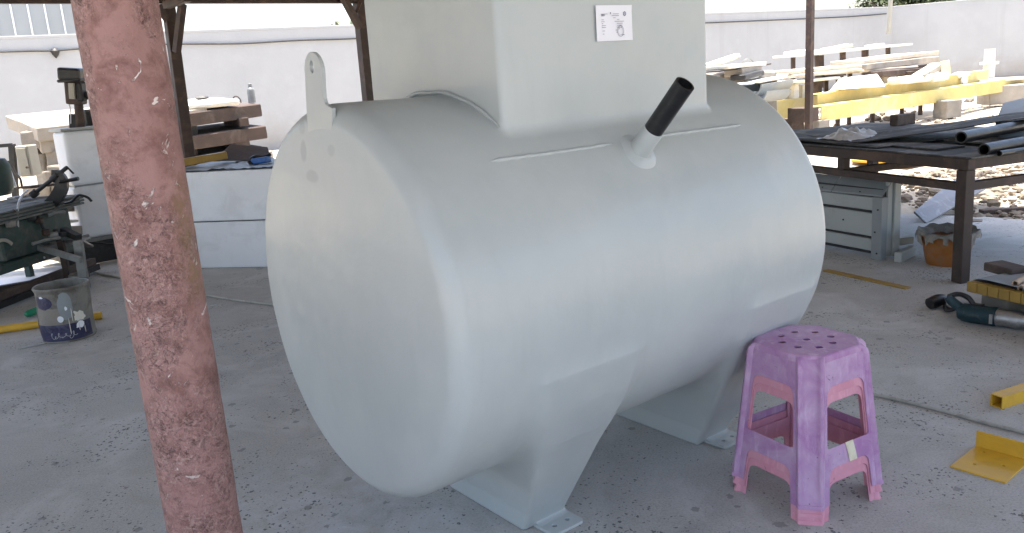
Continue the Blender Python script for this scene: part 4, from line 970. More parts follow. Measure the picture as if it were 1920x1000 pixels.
# ================================================================== RIGHT SIDE OF THE WORKSHOP
# --- steel work table
tk = Vector((2.775, 4.985, 0)); t1 = Vector((-.32, .947, 0)); t2 = Vector((.947, .32, 0))
def tp(u, v, z): p = tk + t1 * u + t2 * v; return Vector((p.x, p.y, z))
r = thing('work_table', 'rusty steel work table with a dark sheet top right of the tank', 'table', tp(1.1, .7, 0))
for u, v in ((0, 0), (2.4, 0), (0, 1.5), (2.4, 1.5)): MB().bar(tp(u, v, 0), tp(u, v, .70), .075, .075, up=t1).build('leg', M_rust, r, bevel=.004)
for v in (0, 1.5):
    MB().bar(tp(-.04, v, .735), tp(2.44, v, .735), .06, .07).build('top_rail', M_rust, r, bevel=.004)
    MB().bar(tp(0, v, .595), tp(2.4, v, .595), .05, .05).build('lower_rail', M_rust, r, bevel=.004)
for u in (0, 1.05, 2.4):
    MB().bar(tp(u, .04, .735), tp(u, 1.46, .735), .05, .065).build('cross_rail', M_rust, r)
    MB().bar(tp(u, .04, .598), tp(u, 1.46, .598), .05, .05).build('lower_cross_rail', M_rust, r)
    if 0 < u < 2: MB().bar(tp(u, 0, .62), tp(u, 0, .70), .06, .06, up=t1).build('short_post', M_rust, r)
MB().bar(tp(.15, 1.5, .60), tp(1.0, .1, .71), .05, .05).build('brace', M_rust, r)
MB().slab([tp(-.06, -.03, .772), tp(-.06, 1.55, .772), tp(2.5, 1.55, .772), tp(2.5, -.03, .772)], (0, 0, .008)).build('table_top', M_tarp, r)
# warped black sheets on the table
def warped(u0, u1, v0, v1, zf, m, label, n=18, th=.005):
    q = MB(); vs = []; fs = []
    for j in range(n + 1):
        for i in range(n + 1):
            u = u0 + (u1 - u0) * i / n; v = v0 + (v1 - v0) * j / n; vs.append(tp(u, v, zf(i / n, j / n)))
    fs = [(j * (n + 1) + i, j * (n + 1) + i + 1, (j + 1) * (n + 1) + i + 1, (j + 1) * (n + 1) + i) for j in range(n) for i in range(n)]
    o = q.add(vs, fs).build('rubber_sheet', m, None, smooth=True, angle=60, label=label, cat='sheet'); o.modifiers.new('t', 'SOLIDIFY').thickness = th; return o
warped(.75, 2.3, .02, 1.4, lambda a, b: .786 + .02 * abs(noise.noise(Vector((a * 4, b * 4, 2)))) + .03 * a * (1 - b), M_tarp, 'dusty dark rubber sheet lying flat on the table near the tank')
q = MB(); vs = []; n = 20
for j in range(n + 1):
    for i in range(n + 1):
        a, b = i / n, j / n; vs.append(tp(1.15 - 1.15 * a + .62 * b, 1.15 * a + .25 * b, .798 + .20 * a ** 1.25 - .07 * b * a + .012 * b + .010 * noise.noise(Vector((a * 4, b * 4, 7)))))
o = q.add(vs, [(j * (n + 1) + i, j * (n + 1) + i + 1, (j + 1) * (n + 1) + i + 1, (j + 1) * (n + 1) + i) for j in range(n) for i in range(n)]).build('rubber_sheet', M_tarp, None, smooth=True, angle=60, label='black rubber sheet curling up towards the right end of the table', cat='sheet'); o.modifiers.new('t', 'SOLIDIFY').thickness = .006
for k, (u, v, l, w) in enumerate(((.35, .12, .7, .25), (.15, .45, .5, .3))):
    MB().slab([tp(u, v, .783 + .012 * k), tp(u + l, v + .05, .783 + .012 * k), tp(u + l, v + w, .783 + .012 * k), tp(u, v + w, .783 + .012 * k)], (0, 0, .01)).build('rubber_offcut', M_tarp, None, jit=.004, cuts=2, label=('dark rubber offcut flat on the front of the table', 'dark rubber offcut under the black pipes')[k], cat='offcut')
# crumpled film and small block on the table
q = MB(); vs = []; fs = []; n = 14
for j in range(n + 1):
    for i in range(n + 1):
        u, v = i / n - .5, j / n - .5; k = max(0, 1 - 3.4 * (u * u + v * v)); p = tp(1.32 + u * .42, .32 + v * .42, 0)
        vs.append((p.x, p.y, .806 + k * (.055 + .06 * noise.noise(Vector((u * 7, v * 7, 3)))) + .015 * noise.noise(Vector((u * 22, v * 22, 3)))))
q.add(vs, [(j * (n + 1) + i, j * (n + 1) + i + 1, (j + 1) * (n + 1) + i + 1, (j + 1) * (n + 1) + i) for j in range(n) for i in range(n)]).build('plastic_film', M_film, None, smooth=True, angle=25, label='crumpled translucent plastic film on the dark table sheet', cat='plastic film')
MB().bar(tp(1.9, 1.25, .84), tp(1.9, 1.45, .84), .09, .09).build('timber_block', M_slabd, None, bevel=.006, label='small brown block at the back of the table', cat='block')
# black pipes
for a, b, ro, lb in (((2.826, 5.150, 0.878), (3.990, 6.000, 0.871), .037, 'black plastic pipe lying uppermost on the table'), ((2.886, 5.000, 0.811), (3.822, 5.600, 0.803), .037, 'black plastic pipe with open end at the front of the table'), ((2.963, 4.970, 0.786), (3.759, 5.450, 0.762), .0165, 'thin black plastic pipe beside the thicker ones on the table')):
    MB().pipe(a, b, ro, ro * .78, 28).build('black_pipe', M_hdpe, None, smooth=True, angle=50, label=lb, cat='pipe', group='black pipes on the work table')
r = thing('grey_tray', 'pale grey plastic tray lying on the pipes at the right edge', 'tray', (3.722, 5.900, 0.790))
MB().slab([(3.445, 5.800, 0.772), (3.887, 5.800, 0.741), (4.071, 6.100, 0.925), (3.614, 6.100, 0.893)], (0, .05, .012)).build('tray_body', M_grey, r, bevel=.012, seg=2)
MB().slab([(3.614, 6.100, 0.885), (4.071, 6.100, 0.921), (4.260, 6.400, 1.040), (3.834, 6.400, 0.967)], (0, .03, .01)).build('tray_lid', M_grey, r, bevel=.012, seg=2)
MB().slab([(3.375, 5.750, 0.840), (3.471, 5.750, 0.833), (3.544, 5.850, 0.851), (3.447, 5.850, 0.854)], (0, .1, -.05)).build('clip', M_black, r, bevel=.006)

# --- grey panel mould under the table
f0 = Vector((2.575, 5.65, 0)); u1 = Vector((-.425, .905, 0)); u2 = Vector((.905, .425, 0))
r = thing('panel_mould', 'grey panelled mould box with dark grooves standing under the work table', 'mould', f0 + u1 * .5)
def mp(u, v, z): p = f0 + u1 * u + u2 * v; return Vector((p.x, p.y, z))
def mbx(nm, m, ua, ub, va, vb, za, zb, bev=.004): return MB().slab([mp(ua, va, za), mp(ub, va, za), mp(ub, vb, za), mp(ua, vb, za)], (0, 0, zb - za)).build(nm, m, r, bevel=bev)
mbx('core', M_dark, .02, 1.15, .035, .12, .03, .50)
mbx('stile', M_grey, 0, .085, .0, .06, 0.0, .447)
mbx('end_cap', M_greyl, .004, .03, .062, .11, .02, .555); mbx('side_flange', M_greyl, -.012, .02, .112, .175, .02, .56)
for za, zb in ((.055, .14), (.16, .325), (.345, .438)): mbx('recessed_panel', M_greyl, .095, 1.1, .02, .05, za, zb)
MB().slab([mp(.0, .0, .462), mp(.45, .0, .455), mp(.45, .1, .555), mp(.0, .1, .56)], (0, 0, -.012)).build('sloped_trim', M_grey, r, bevel=.003)
MB().slab([mp(.455, .0, .455), mp(1.15, .0, .452), mp(1.15, .1, .56), mp(.455, .1, .555)], (0, 0, -.012)).build('sloped_trim', M_grey, r, bevel=.003)
for u, z, v in ((.03, .05, 0), (.05, .2, 0), (.03, .36, 0), (.35, .25, .02), (.2, .47, .016), (.55, .47, .02)): MB().lathe([(.006, 0), (.006, .005)], mp(u, v - .003, z), 8, (-u2).to_track_quat('Z', 'Y').to_matrix()).build('screw', M_dark, r)
MB().bar(mp(-.10, .05, .035), mp(-.02, .3, .035), .05, .07).build('foot_rail', M_greyl, r, bevel=.004)
MB().bar(mp(.06, .14, .10), mp(.02, .34, .10), .04, .05).build('foot_rail', M_beige, r, bevel=.004)
for k in range(5): MB().stone(mp(.92 + .02 * (k % 2), -.03, .12 + .075 * k), .042, k, (.8, .8, .8)).build('bag_bundle', M_film, None, smooth=True, label='crumpled bag bundle %s beside the mould' % ('at the floor', 'just above the floor', 'at mid height', 'near the top', 'topmost')[k], cat='bag', group='bundled bags beside the mould')
# --- long thin strip, foil board, block, tub
MB().bar(Vector((2.131, 5.495, 0.000)) + Vector((0, 0, .004)), Vector((2.418, 4.917, 0.000)) + Vector((0, 0, .004)), .055, .008).build('timber_strip', M_ochre, None, bevel=.001, label='thin tan strip lying on the floor in front of the mould', cat='strip')
MB().slab([(3.476, 6.800, 0.006), (3.418, 6.900, 0.093), (4.213, 7.700, 0.230), (4.606, 7.700, 0.171)], (0, .01, -.02)).build('foil_board', M_silver, None, bevel=.003, label='dusty silver board leaning on a block under the table', cat='board')
pbox((4.437, 8.000, 0.021), (4.776, 8.000, -0.230), .5, .3).build('cement_block', M_block, None, bevel=.02, cuts=2, jit=.015, label='beige cement block propping the silver board', cat='block')
pbox((4.157, 7.150, 0.004), (4.702, 7.150, -0.079), .08, -.05).build('dark_timber', M_slabd, None, bevel=.005, label='dark timber lying on the rubble behind the tub', cat='timber')
pbox((3.592, 7.000, -0.037), (4.334, 7.000, -0.148), .3, .02).build('dark_timber', M_slabd, None, bevel=.005, cuts=2, jit=.01, label='dark timber beam on the ground under the silver board', cat='timber')
r = thing('plastic_tub', 'stained orange plastic tub with dirty film over its rim behind the table leg', 'tub', (2.945, 5.47, 0))
MB().lathe([(.02, .004), (.118, .002), (.124, .0), (.132, .03), (.155, .13), (.176, .205), (.186, .210), (.187, .222), (.178, .224), (.170, .205), (.148, .13), (.122, .02), (.02, .016)], (0, 0, 0), 36, None, .05).build('tub_body', M_orange, r, smooth=True, angle=45, local=True)
MB().lathe([(.189, .200), (.192, .206), (.190, .214)], (0, 0, 0), 36, None, .05, False).build('rim_band', M_orange, r, smooth=True, local=True)
q = MB(); vs = []; fs = []; n, m = 40, 7
for j in range(m + 1):
    for i in range(n):
        a = 2 * PI * i / n; w = noise.noise(Vector((math.cos(a) * 4, math.sin(a) * 4, j * .5))); rr_ = [.12, .15, .172, .186, .196, .197, .196, .194][j]; z = [.19, .215, .225, .236, .226, .205, .185, .165][j]
        vs.append((math.cos(a) * (rr_ + .010 * w), math.sin(a) * (rr_ + .010 * w), z + .018 * w + (.03 * w if j > 4 else 0)))
q.add(vs, [(j * n + i, j * n + (i + 1) % n, (j + 1) * n + (i + 1) % n, (j + 1) * n + i) for j in range(m) for i in range(n) if not (j > 4 and noise.noise(Vector((i * .35, 2, 1))) > .1)]).build('rim_film', M_rag, r, smooth=True, angle=30, local=True)

# --- low platform with yellow block edge, bottom right of the table
pA, pB = Vector((2.427, 4.300, 0.200)), Vector((2.556, 3.984, 0.200)); pd = (pB - pA).normalized(); pn = Vector((-pd.y, pd.x, 0))
r = thing('grating_platform', 'low platform with ochre block edge under a dusty sheet at right', 'platform', pA + pd * .5 + Vector((0, 0, -.07)))
for k in range(16):
    a = pA + pd * (.062 * k + .002); MB().slab([a, a + pd * .058, a + pd * .058 + pn * .05, a + pn * .05], (0, 0, -.055)).build('edge_block', M_ochre, r, bevel=.003)
MB().slab([pA + pn * .052, pA + pd * 1.0 + pn * .052, pA + pd * 1.0 + pn * .75, pA + pn * .75], (0, 0, -.05)).build('deck', M_slabd, r)
q = MB(); vs = []; n = 12
for j in range(n + 1):
    for i in range(n + 1):
        p = pA + pd * (.02 + .98 * i / n) + pn * (.03 + .72 * j / n); vs.append((p.x, p.y, .206 + .014 * abs(noise.noise(Vector((i * .4, j * .4, 5)))) + (.012 if j == 0 else 0)))
q.add(vs, [(j * (n + 1) + i, j * (n + 1) + i + 1, (j + 1) * (n + 1) + i + 1, (j + 1) * (n + 1) + i) for j in range(n) for i in range(n)]).build('dusty_sheet', M_grey, r, smooth=True)
for k, u in enumerate((.02, .75)):
    a = pA + pd * u + pn * .09; MB().slab([Vector((p.x, p.y, 0)) for p in (a, a + pd * .16, a + pd * .16 + pn * .5, a + pn * .5)], (0, 0, .143)).build('bearer_block', M_block, r, bevel=.008)
for a, b, lb in (((2.578, 4.120, 0.222), (3.188, 4.700, 0.179), 'thin tan cardboard tube on the platform, left one'), ((2.578, 4.070, 0.209), (3.187, 4.650, 0.165), 'thin tan cardboard tube on the platform, right one')):
    MB().pipe(a, b, .016, .011, 18).build('cardboard_tube', M_cardb, None, smooth=True, angle=50, label=lb, cat='tube', group='cardboard tubes on the platform')
pbox((2.687, 4.350, 0.237), (2.812, 4.350, 0.189), .2, .2).build('timber_block', M_slabd, None, bevel=.006, label='brown timber block behind the cardboard tubes', cat='block')

# --- power tool with cord
ga, gb = Vector((2.392, 4.218, 0.000)), Vector((2.592, 3.999, 0.000)); gd = (gb - ga).normalized(); gz = Vector((0, 0, 1)); gs = gz.cross(gd)
r = thing('angle_grinder', 'dusty teal power grinder with coiled black cord lying on the floor', 'power tool', ga)
rot = gd.to_track_quat('Z', 'Y').to_matrix(); o_ = ga + gz * .052
MB().lathe([(.015, -.045), (.036, -.04), (.048, -.015), (.050, .03), (.049, .12), (.051, .125), (.051, .14), (.046, .145)], o_, 24, rot, .04).build('motor_body', M_teal, r, smooth=True, angle=45)
MB().lathe([(.046, .146), (.047, .15), (.045, .20), (.047, .205), (.046, .24), (.040, .27), (.038, .32), (.046, .33), (.044, .40)], o_, 24, rot, .03).build('gear_head', M_alu, r, smooth=True, angle=40)
hd = [o_ - gd * .03 + gz * .02, o_ - gd * .075 + gz * .05, o_ - gd * .095 + gz * .075, o_ - gd * .05 + gz * .095, o_ + gd * .0 + gz * .085, o_ + gd * .03 + gz * .05]
MB().tube(smooth_path(hd[:3]), .026, 12).build('rear_handle', M_teal, r, smooth=True)
MB().tube(smooth_path(hd[2:]), .013, 10).build('hand_guard', M_black, r, smooth=True)
MB().bar(o_ + gd * .125 - gs * .054, o_ + gd * .14 - gs * .054, .008, .05).build('clip', M_alu, r)
MB().bar(o_ + gd * .02 + gz * .052, o_ + gd * .08 + gz * .05, .03, .012).build('switch', M_black, r, bevel=.003)
cd_ = [hd[2] + gz * .0, (2.407, 4.380, 0.066), (2.430, 4.500, 0.051), (2.426, 4.550, 0.050), (2.426, 4.500, 0.013), (2.408, 4.400, 0.018), (2.412, 4.350, 0.056), (2.448, 4.500, 0.052), (2.563, 4.600, 0.033), (2.576, 4.500, 0.021), (2.540, 4.350, 0.016)]
MB().tube(smooth_path(cd_, 8), .0085, 8).build('power_cord', M_black, r, smooth=True)
pg = Vector((2.370, 4.496, 0.000)) + gz * .035
MB().lathe([(.012, -.05), (.032, -.045), (.036, -.01), (.036, .02), (.026, .05), (.012, .075)], pg + gz * .005, 16, Euler((0, R_(80), .3)).to_matrix()).build('plug', M_black, r, smooth=True)
MB().tube(smooth_path([pg + Vector((.05, 0, 0)), (2.384, 4.420, 0.014), (2.401, 4.380, 0.018), (2.421, 4.340, 0.055)]), .0085, 8).build('cord_tail', M_black, r, smooth=True)

# --- pieces in the right foreground
MB().tube(smooth_path([Vector(p) + Vector((0, 0, .0075)) for p in ((1.245, 3.488, 0.000), (1.360, 3.414, 0.000), (1.510, 3.329, 0.000), (1.602, 3.234, 0.000), (1.710, 3.102, 0.000), (1.792, 2.982, 0.000), (1.954, 2.787, 0.000))], 10), .0075, 8).build('floor_cable', M_rope, None, smooth=True, label='pale grey cable running along the floor behind the stools', cat='cable')
# angle bracket
k0, k1, k2, k3 = [Vector(p) for p in ((1.484, 2.670, 0.000), (1.598, 2.531, 0.000), (1.788, 2.667, 0.000), (1.663, 2.790, 0.000))]
bx_ = (k1 - k0); bL = bx_.length; bx_.normalize(); by_ = Vector((-bx_.y, bx_.x, 0)); bD = (k3 - k0).dot(by_)
r = thing('angle_bracket', 'yellow painted steel angle bracket with three holes on the floor', 'bracket', k0, math.atan2(bx_.y, bx_.x))
plate2d([(0, 0), (bL, 0), (bL, bD), (0, bD)], [circle(bL * .30, bD * .32, .0055), circle(bL * .72, bD * .55, .0055), circle(bL * .22, bD * .86, .0055)], .006).build('base_leg', M_yel2, r, bevel=.0008, local=True)
MB().box((bL / 2, bD + .003, .033), (bL, .006, .066)).build('upright_leg', M_yel2, r, bevel=.001, local=True)
# square tube
s0, s1 = Vector((1.894, 3.134, 0.000)), Vector((1.928, 3.111, 0.000)); w_ = .052
sd_ = (Vector((2.172, 3.219, 0.000)) - s1); sd_.z = 0; sd_.normalize(); sn = Vector((-sd_.y, sd_.x, 0))
r = thing('square_tube', 'yellow square steel tube with open end at the right edge of the floor', 'tube', s1)
def sq(o_, i_):
    return [s1 + sn * (w_ / 2 + a * (w_ / 2 - i_)) + Vector((0, 0, w_ / 2 + b * (w_ / 2 - i_))) for a, b in ((-1, -1), (1, -1), (1, 1), (-1, 1))]
O0, I0 = sq(0, 0), sq(0, .004); O1 = [p + sd_ * .9 for p in O0]; I1 = [p + sd_ * .9 for p in I0]
q = MB().add(O0 + O1 + I0 + I1, [(i, (i + 1) % 4, 4 + (i + 1) % 4, 4 + i) for i in range(4)] + [(8 + i, 8 + (i + 1) % 4, 12 + (i + 1) % 4, 12 + i) for i in range(4)] + [(i, (i + 1) % 4, 8 + (i + 1) % 4, 8 + i) for i in range(4)] + [(4 + i, 4 + (i + 1) % 4, 12 + (i + 1) % 4, 12 + i) for i in range(4)])
q.build('tube_wall', M_yel2, r)

# ================================================================== SUNLIT YARD
YG = 'stacked stock in the yard'
def stock(nm, a, b, w, h, m, lb, cat, bev=.008, off=(0, 0), grp=YG, jit=0.0):
    return MB().bar(a, b, w, h, off=off).build(nm, m, None, bevel=bev, cuts=3 if jit else 0, jit=jit, label=lb, cat=cat, group=grp)
# yellow channel beams: web plus two flanges
def channel(a, b, h, fl, lb):
    a, b = Vector(a), Vector(b); x, d, z = frame(b - a); o = thing('channel_beam', lb, 'beam', a, group='long yellow fibreglass channel beams')
    MB().bar(a, b, .016, h, off=(0, h / 2)).build('web', M_yellow, o)
    s = -1 if x.y > 0 else 1
    for zz in (.008, h - .008): MB().bar(a, b, fl, .016, off=(-s * fl / 2 - s * .009, zz)).build('flange', M_yellow, o)
    return o
channel((5.427, 14.300, 0.298), (12.280, 19.800, 0.294), .265, .22, 'front yellow channel beam resting on blocks in the yard')
channel((5.586, 14.900, 0.488), (11.310, 19.600, 0.536), .25, .2, 'upper yellow channel beam behind the front one')
channel((4.248, 14.600, 0.338), (5.859, 15.600, 0.344), .33, .2, 'shorter yellow channel beam just right of the tank')
pbox((5.017, 14.000, 0.571), (5.331, 14.000, 0.338), .4, .5).build('steel_box', M_slabd, None, bevel=.01, label='dark brown box between the slim post and the front beam', cat='box')
pbox((5.363, 14.300, 0.329), (5.621, 14.300, 0.112), .3, .4).build('cement_block', M_block, None, bevel=.012, label='cement block under the near end of the front beam', cat='block')
pbox((8.859, 16.800, 0.340), (9.262, 16.800, -0.015), .35, .35).build('cement_block', M_block, None, bevel=.012, label='grey cement block under the middle of the front beam', cat='block')
pbox((4.992, 14.600, 0.359), (5.291, 14.600, 0.135), .3, .4).build('cement_block', M_slabd, None, bevel=.012, label='brown block under the shorter yellow beam', cat='block')
pbox((11.043, 19.000, 0.441), (12.362, 19.000, 0.016), .6, -.05).build('beige_slab', M_slab, None, bevel=.02, label='pinkish beige slab on the sand at the right edge', cat='slab')
stock('white_plank', (10.933, 19.200, 0.565), (13.286, 20.000, 0.517), .5, .05, M_cream, 'white board lying behind the far end of the beams', 'board')
# far rack
r = thing('far_rack', 'long white topped rack along the boundary wall with scrap on it', 'rack', (9.307, 23.000, 0.827))
MB().bar((7.121, 21.000, 1.414), (11.996, 25.500, 1.496), .8, .05).build('rack_top', M_cream, r, bevel=.01)
for (a, b), w in zip((((7.335, 21.200, 1.377), (7.339, 21.200, 0.572)), ((8.218, 22.000, 1.385), (8.241, 22.000, 0.562)), ((8.428, 22.300, 1.378), (8.452, 22.300, 0.543)), ((9.296, 23.000, 1.417), (9.326, 23.000, 0.613)), ((10.285, 24.000, 1.462), (10.306, 24.000, 0.610)), ((10.419, 24.100, 1.455), (10.440, 24.100, 0.600)), ((11.433, 25.000, 1.472), (11.460, 25.000, 0.601))), (.09, .09, .14, .12, .08, .08, .1)):
    MB().bar(a, b, w, w).build('rack_leg', M_rust, r)
for i, (a, b, w, h, m, lb) in enumerate((((7.234, 21.100, 1.472), (7.684, 21.400, 1.500), .4, .1, M_cream, 'cream lump at the left end of the far rack'), ((8.272, 22.000, 1.488), (8.772, 22.400, 1.505), .3, .06, M_cream, 'cream board on the far rack right of the slim post'), ((8.565, 22.300, 1.517), (9.437, 23.000, 1.574), .3, .07, M_plank, 'pale timber piece on the middle of the far rack'), ((8.920, 22.600, 1.569), (9.367, 22.900, 1.617), .12, .03, M_plank, 'thin stick lying on top of the far rack timber'), ((10.579, 24.300, 1.524), (11.017, 24.600, 1.548), .3, .06, M_white, 'white scrap near the right end of the far rack'))):
    stock('rack_scrap', a, b, w, h, m, lb, 'scrap', .01, grp='scrap on the far rack')
# plank piles
PL_ = [((7.042, 17.200, 1.210), (9.881, 19.800, 1.254), .7, .085, M_plank, 'pale timber plank on top of the right pile'), ((7.477, 17.800, 1.242), (9.088, 19.200, 1.271), .35, .06, M_plank, 'short pale plank lying on the right pile'), ((7.005, 17.000, 1.105), (9.787, 19.600, 1.124), .7, .12, M_slab, 'thick beige plank in the middle of the right pile'),
       ((6.891, 16.900, 1.030), (9.949, 19.400, 0.990), .6, .05, M_plank, 'long thin board low in the right pile'), ((7.434, 16.800, 0.950), (10.020, 19.200, 0.889), .3, .12, M_slabd, 'brown plank at the foot of the right pile'),
       ((5.029, 15.400, 1.146), (6.983, 17.000, 1.138), .6, .07, M_plank, 'pale plank on top of the left pile behind the slim post'), ((5.112, 15.300, 1.074), (6.903, 16.800, 1.070), .6, .06, M_plank, 'pale plank second in the left pile behind the slim post'), ((5.041, 15.200, 0.977), (6.493, 16.400, 0.955), .5, .06, M_cream, 'cream board below the left pile'),
       ((8.208, 16.600, 0.834), (9.288, 18.000, 0.998), .25, .14, M_slab, 'beige lump at the right end of the piles')]
for a, b, w, h, m, lb in PL_: stock('plank', a, b, w, h, m, lb, 'plank', .012, jit=.012)
for i, (a, b, m, lb) in enumerate((((5.185, 15.400, 0.955), (5.283, 15.400, 0.624), M_plank, 'pale prop under the cream board, left one'), ((5.306, 15.300, 0.929), (5.424, 15.300, 0.617), M_cream, 'cream sheet standing under the left pile'), ((5.532, 15.500, 0.892), (5.622, 15.500, 0.597), M_cream, 'second cream sheet standing under the left pile'), ((5.965, 15.900, 0.935), (6.069, 15.900, 0.653), M_slabd, 'brown prop under the left pile, right one'), ((7.638, 16.900, 0.936), (7.775, 16.900, 0.666), M_slab, 'beige prop under the right pile'), ((8.412, 17.400, 0.946), (8.532, 17.400, 0.659), M_slabd, 'brown prop under the right end of the pile'))):
    pbox(a, b, .35, .4).build('prop', m, None, bevel=.01, label=lb, cat='prop', group='props under the plank piles')
# trestles that carry the piles
for i, (a, b, lb) in enumerate((((7.108, 17.300, 1.037), (7.670, 17.300, 0.399), 'brown trestle under the left end of the right pile'), ((8.719, 18.400, 0.997), (9.207, 18.400, 0.373), 'brown trestle under the right end of the right pile'), ((6.199, 16.200, 0.977), (6.514, 16.200, 0.463), 'brown trestle under the right end of the left pile'), ((5.085, 15.600, 0.941), (5.234, 15.600, 0.525), 'brown trestle beside the tank shoulder'))):
    t_ = thing('trestle', lb, 'trestle', ((Vector(a) + Vector(b)) / 2).to_tuple(), group='trestles under the plank piles')
    a, b = Vector(a), Vector(b); MB().bar((a.x, a.y, a.z), (b.x, a.y, a.z), .3, .08).build('top_rail', M_slabd, t_)
    for x in (a.x + .04, b.x - .04): MB().bar((x, a.y, -.04), (x, a.y, a.z - .03), .07, .07).build('leg', M_slabd, t_)
MB().slab([(5.857, 15.000, 0.791), (7.107, 15.600, 0.760), (7.264, 16.300, 0.971), (6.385, 15.900, 0.954)], (.02, .05, .0)).build('white_board', M_white, None, bevel=.006, label='big white board leaning against the piles behind the beams', cat='board')
for a, b, h, lb in (((7.541, 16.200, 0.812), (8.445, 16.800, 0.817), .13, 'cream block row behind the upper beam'), ((8.517, 16.900, 0.801), (9.057, 17.300, 0.804), .16, 'cream block at the right end behind the upper beam')):
    stock('cream_block', a, b, .3, h, M_cream, lb, 'block', .03, jit=.02)
MB().slab([(9.190, 17.600, 0.816), (9.379, 17.600, 0.825), (9.438, 17.800, 1.104), (9.260, 17.800, 1.084)], (.05, .12, 0)).build('yellow_board', M_yellow, None, bevel=.006, label='short yellow board standing up behind the beams', cat='board')
r = thing('white_rag', 'white rag draped over the upper yellow beam', 'rag', (10.208, 18.700, 0.642))
MB().stone((10.113, 18.600, 0.752), .14, 5, (1.5, .6, .5), 3).build('rag_top', M_white, r, smooth=True)
MB().stone((10.185, 18.550, 0.644), .1, 8, (.7, .4, 1.1), 3).build('rag_fold', M_white, r, smooth=True)
pz = Vector((11.496, 19.900, 0.521)); ptop = Vector((11.479, 19.900, 1.253))
r = thing('flanged_pillar', 'pale cream pipe pillar with a round flange in front of the right wall', 'pillar', (pz.x, pz.y, -.03))
MB().lathe([(.125, 0), (.125, ptop.z + .03 - .36)], (0, 0, 0), 24).build('lower_pipe', M_cream, r, smooth=True, local=True)
MB().lathe([(.19, ptop.z - .325), (.20, ptop.z - .32), (.20, ptop.z - .27), (.19, ptop.z - .265)], (0, 0, 0), 28).build('flange', M_cream, r, smooth=True, local=True)
MB().lathe([(.115, ptop.z - .263), (.115, ptop.z + .03), (.10, ptop.z + .03), (.10, ptop.z - .2)], (0, 0, 0), 24).build('upper_pipe', M_cream, r, smooth=True, local=True)
# junk heap just right of the turret
JK = [((3.327, 13.400, 1.382), (4.203, 15.200, 1.481), .25, .04, M_plank, 'pale board sloping up on the heap beside the turret'), ((3.436, 13.600, 1.410), (4.317, 15.400, 1.515), .1, .04, M_cream, 'cream batten on top of the heap beside the turret'), ((3.318, 13.200, 1.332), (4.347, 14.600, 1.334), .5, .06, M_cream, 'cream sheet in the heap beside the turret'),
      ((3.275, 13.100, 1.286), (4.335, 14.500, 1.307), .3, .03, M_dark, 'dark bar under the cream sheet'), ((3.750, 13.600, 1.230), (4.305, 14.400, 1.247), .3, .12, M_slab, 'beige block in the heap'), ((3.761, 13.400, 1.155), (4.277, 14.100, 1.195), .25, .08, M_dark, 'dark channel offcut in the heap'),
      ((3.928, 13.600, 1.143), (4.603, 14.600, 1.147), .12, .06, M_cream, 'rounded cream pipe offcut in the heap'), ((3.787, 13.200, 1.056), (4.889, 14.800, 1.118), .3, .03, M_white, 'long white strip slanting over the heap'), ((3.908, 13.300, 1.063), (4.629, 14.200, 1.083), .4, .03, M_plank, 'pale board low in the heap')]
for a, b, w, h, m, lb in JK: stock('scrap_piece', a, b, w, h, m, lb, 'scrap', .01, grp='scrap heap beside the turret', jit=.008)
MB().tube([(4.239, 14.300, 1.285), (4.859, 15.200, 1.315)], .014, 8).build('thin_stick', M_rust, None, smooth=True, label='thin dark stick poking out of the heap', cat='stick')
MB().tube(smooth_path([(4.041, 14.200, 1.298), (4.068, 14.200, 1.383), (4.148, 14.200, 1.429), (4.237, 14.200, 1.388), (4.290, 14.200, 1.290)]), .011, 6).build('wire_hoop', M_gal, None, smooth=True, label='thin wire hoop arching over the heap', cat='wire')
def half_round(a, b, rad, m, lb):
    a, b = Vector(a), Vector(b); x, d, z = frame(b - a); vs = []; n = 12
    for p in (a, b):
        for rr_ in (rad, rad * .9):
            for i in range(n + 1): an = PI * i / n; vs.append(p + x * math.cos(an) * rr_ - z * math.sin(an) * rr_)
    k = n + 1; fs = [(i, i + 1, 2 * k + i + 1, 2 * k + i) for i in range(n)] + [(k + i, k + i + 1, 3 * k + i + 1, 3 * k + i) for i in range(n)] + [(i, i + 1, k + i + 1, k + i) for i in range(n)] + [(2 * k + i, 2 * k + i + 1, 3 * k + i + 1, 3 * k + i) for i in range(n)] + [(0, k, 3 * k, 2 * k), (n, k + n, 3 * k + n, 2 * k + n)]
    return MB().add(vs, fs).build('gutter_piece', m, None, smooth=True, angle=40, label=lb, cat='gutter', group='grey half round gutters')
half_round((3.820, 13.000, 1.040), (4.860, 14.600, 1.039), .2, M_grey, 'upper grey half round gutter beside the tank shoulder')
half_round((3.904, 12.900, 0.939), (4.510, 13.600, 0.917), .17, M_grey, 'lower grey half round gutter beside the tank shoulder')
pbox((3.552, 14.000, 1.220), (4.698, 14.000, 0.269), 1.0, .3).build('heap_base', M_block, None, bevel=.05, cuts=3, jit=.05, label='rough cement base under the scrap heap beside the turret', cat='block')
# yellow sheet on the sand seen below the table
MB().slab([(4.616, 11.073, 0.000), (4.982, 10.286, 0.000), (5.674, 10.656, 0.000), (5.030, 11.998, 0.000)], (0, 0, .03)).build('yellow_sheet', M_yel2, None, bevel=.004, label='orange yellow sheet lying on the sunlit sand behind the table', cat='sheet')
pbox((3.831, 9.600, 0.088), (4.281, 9.600, -0.038), .25, .1).build('cement_block', M_block, None, bevel=.012, label='pale cement block on the sand behind the mould', cat='block')
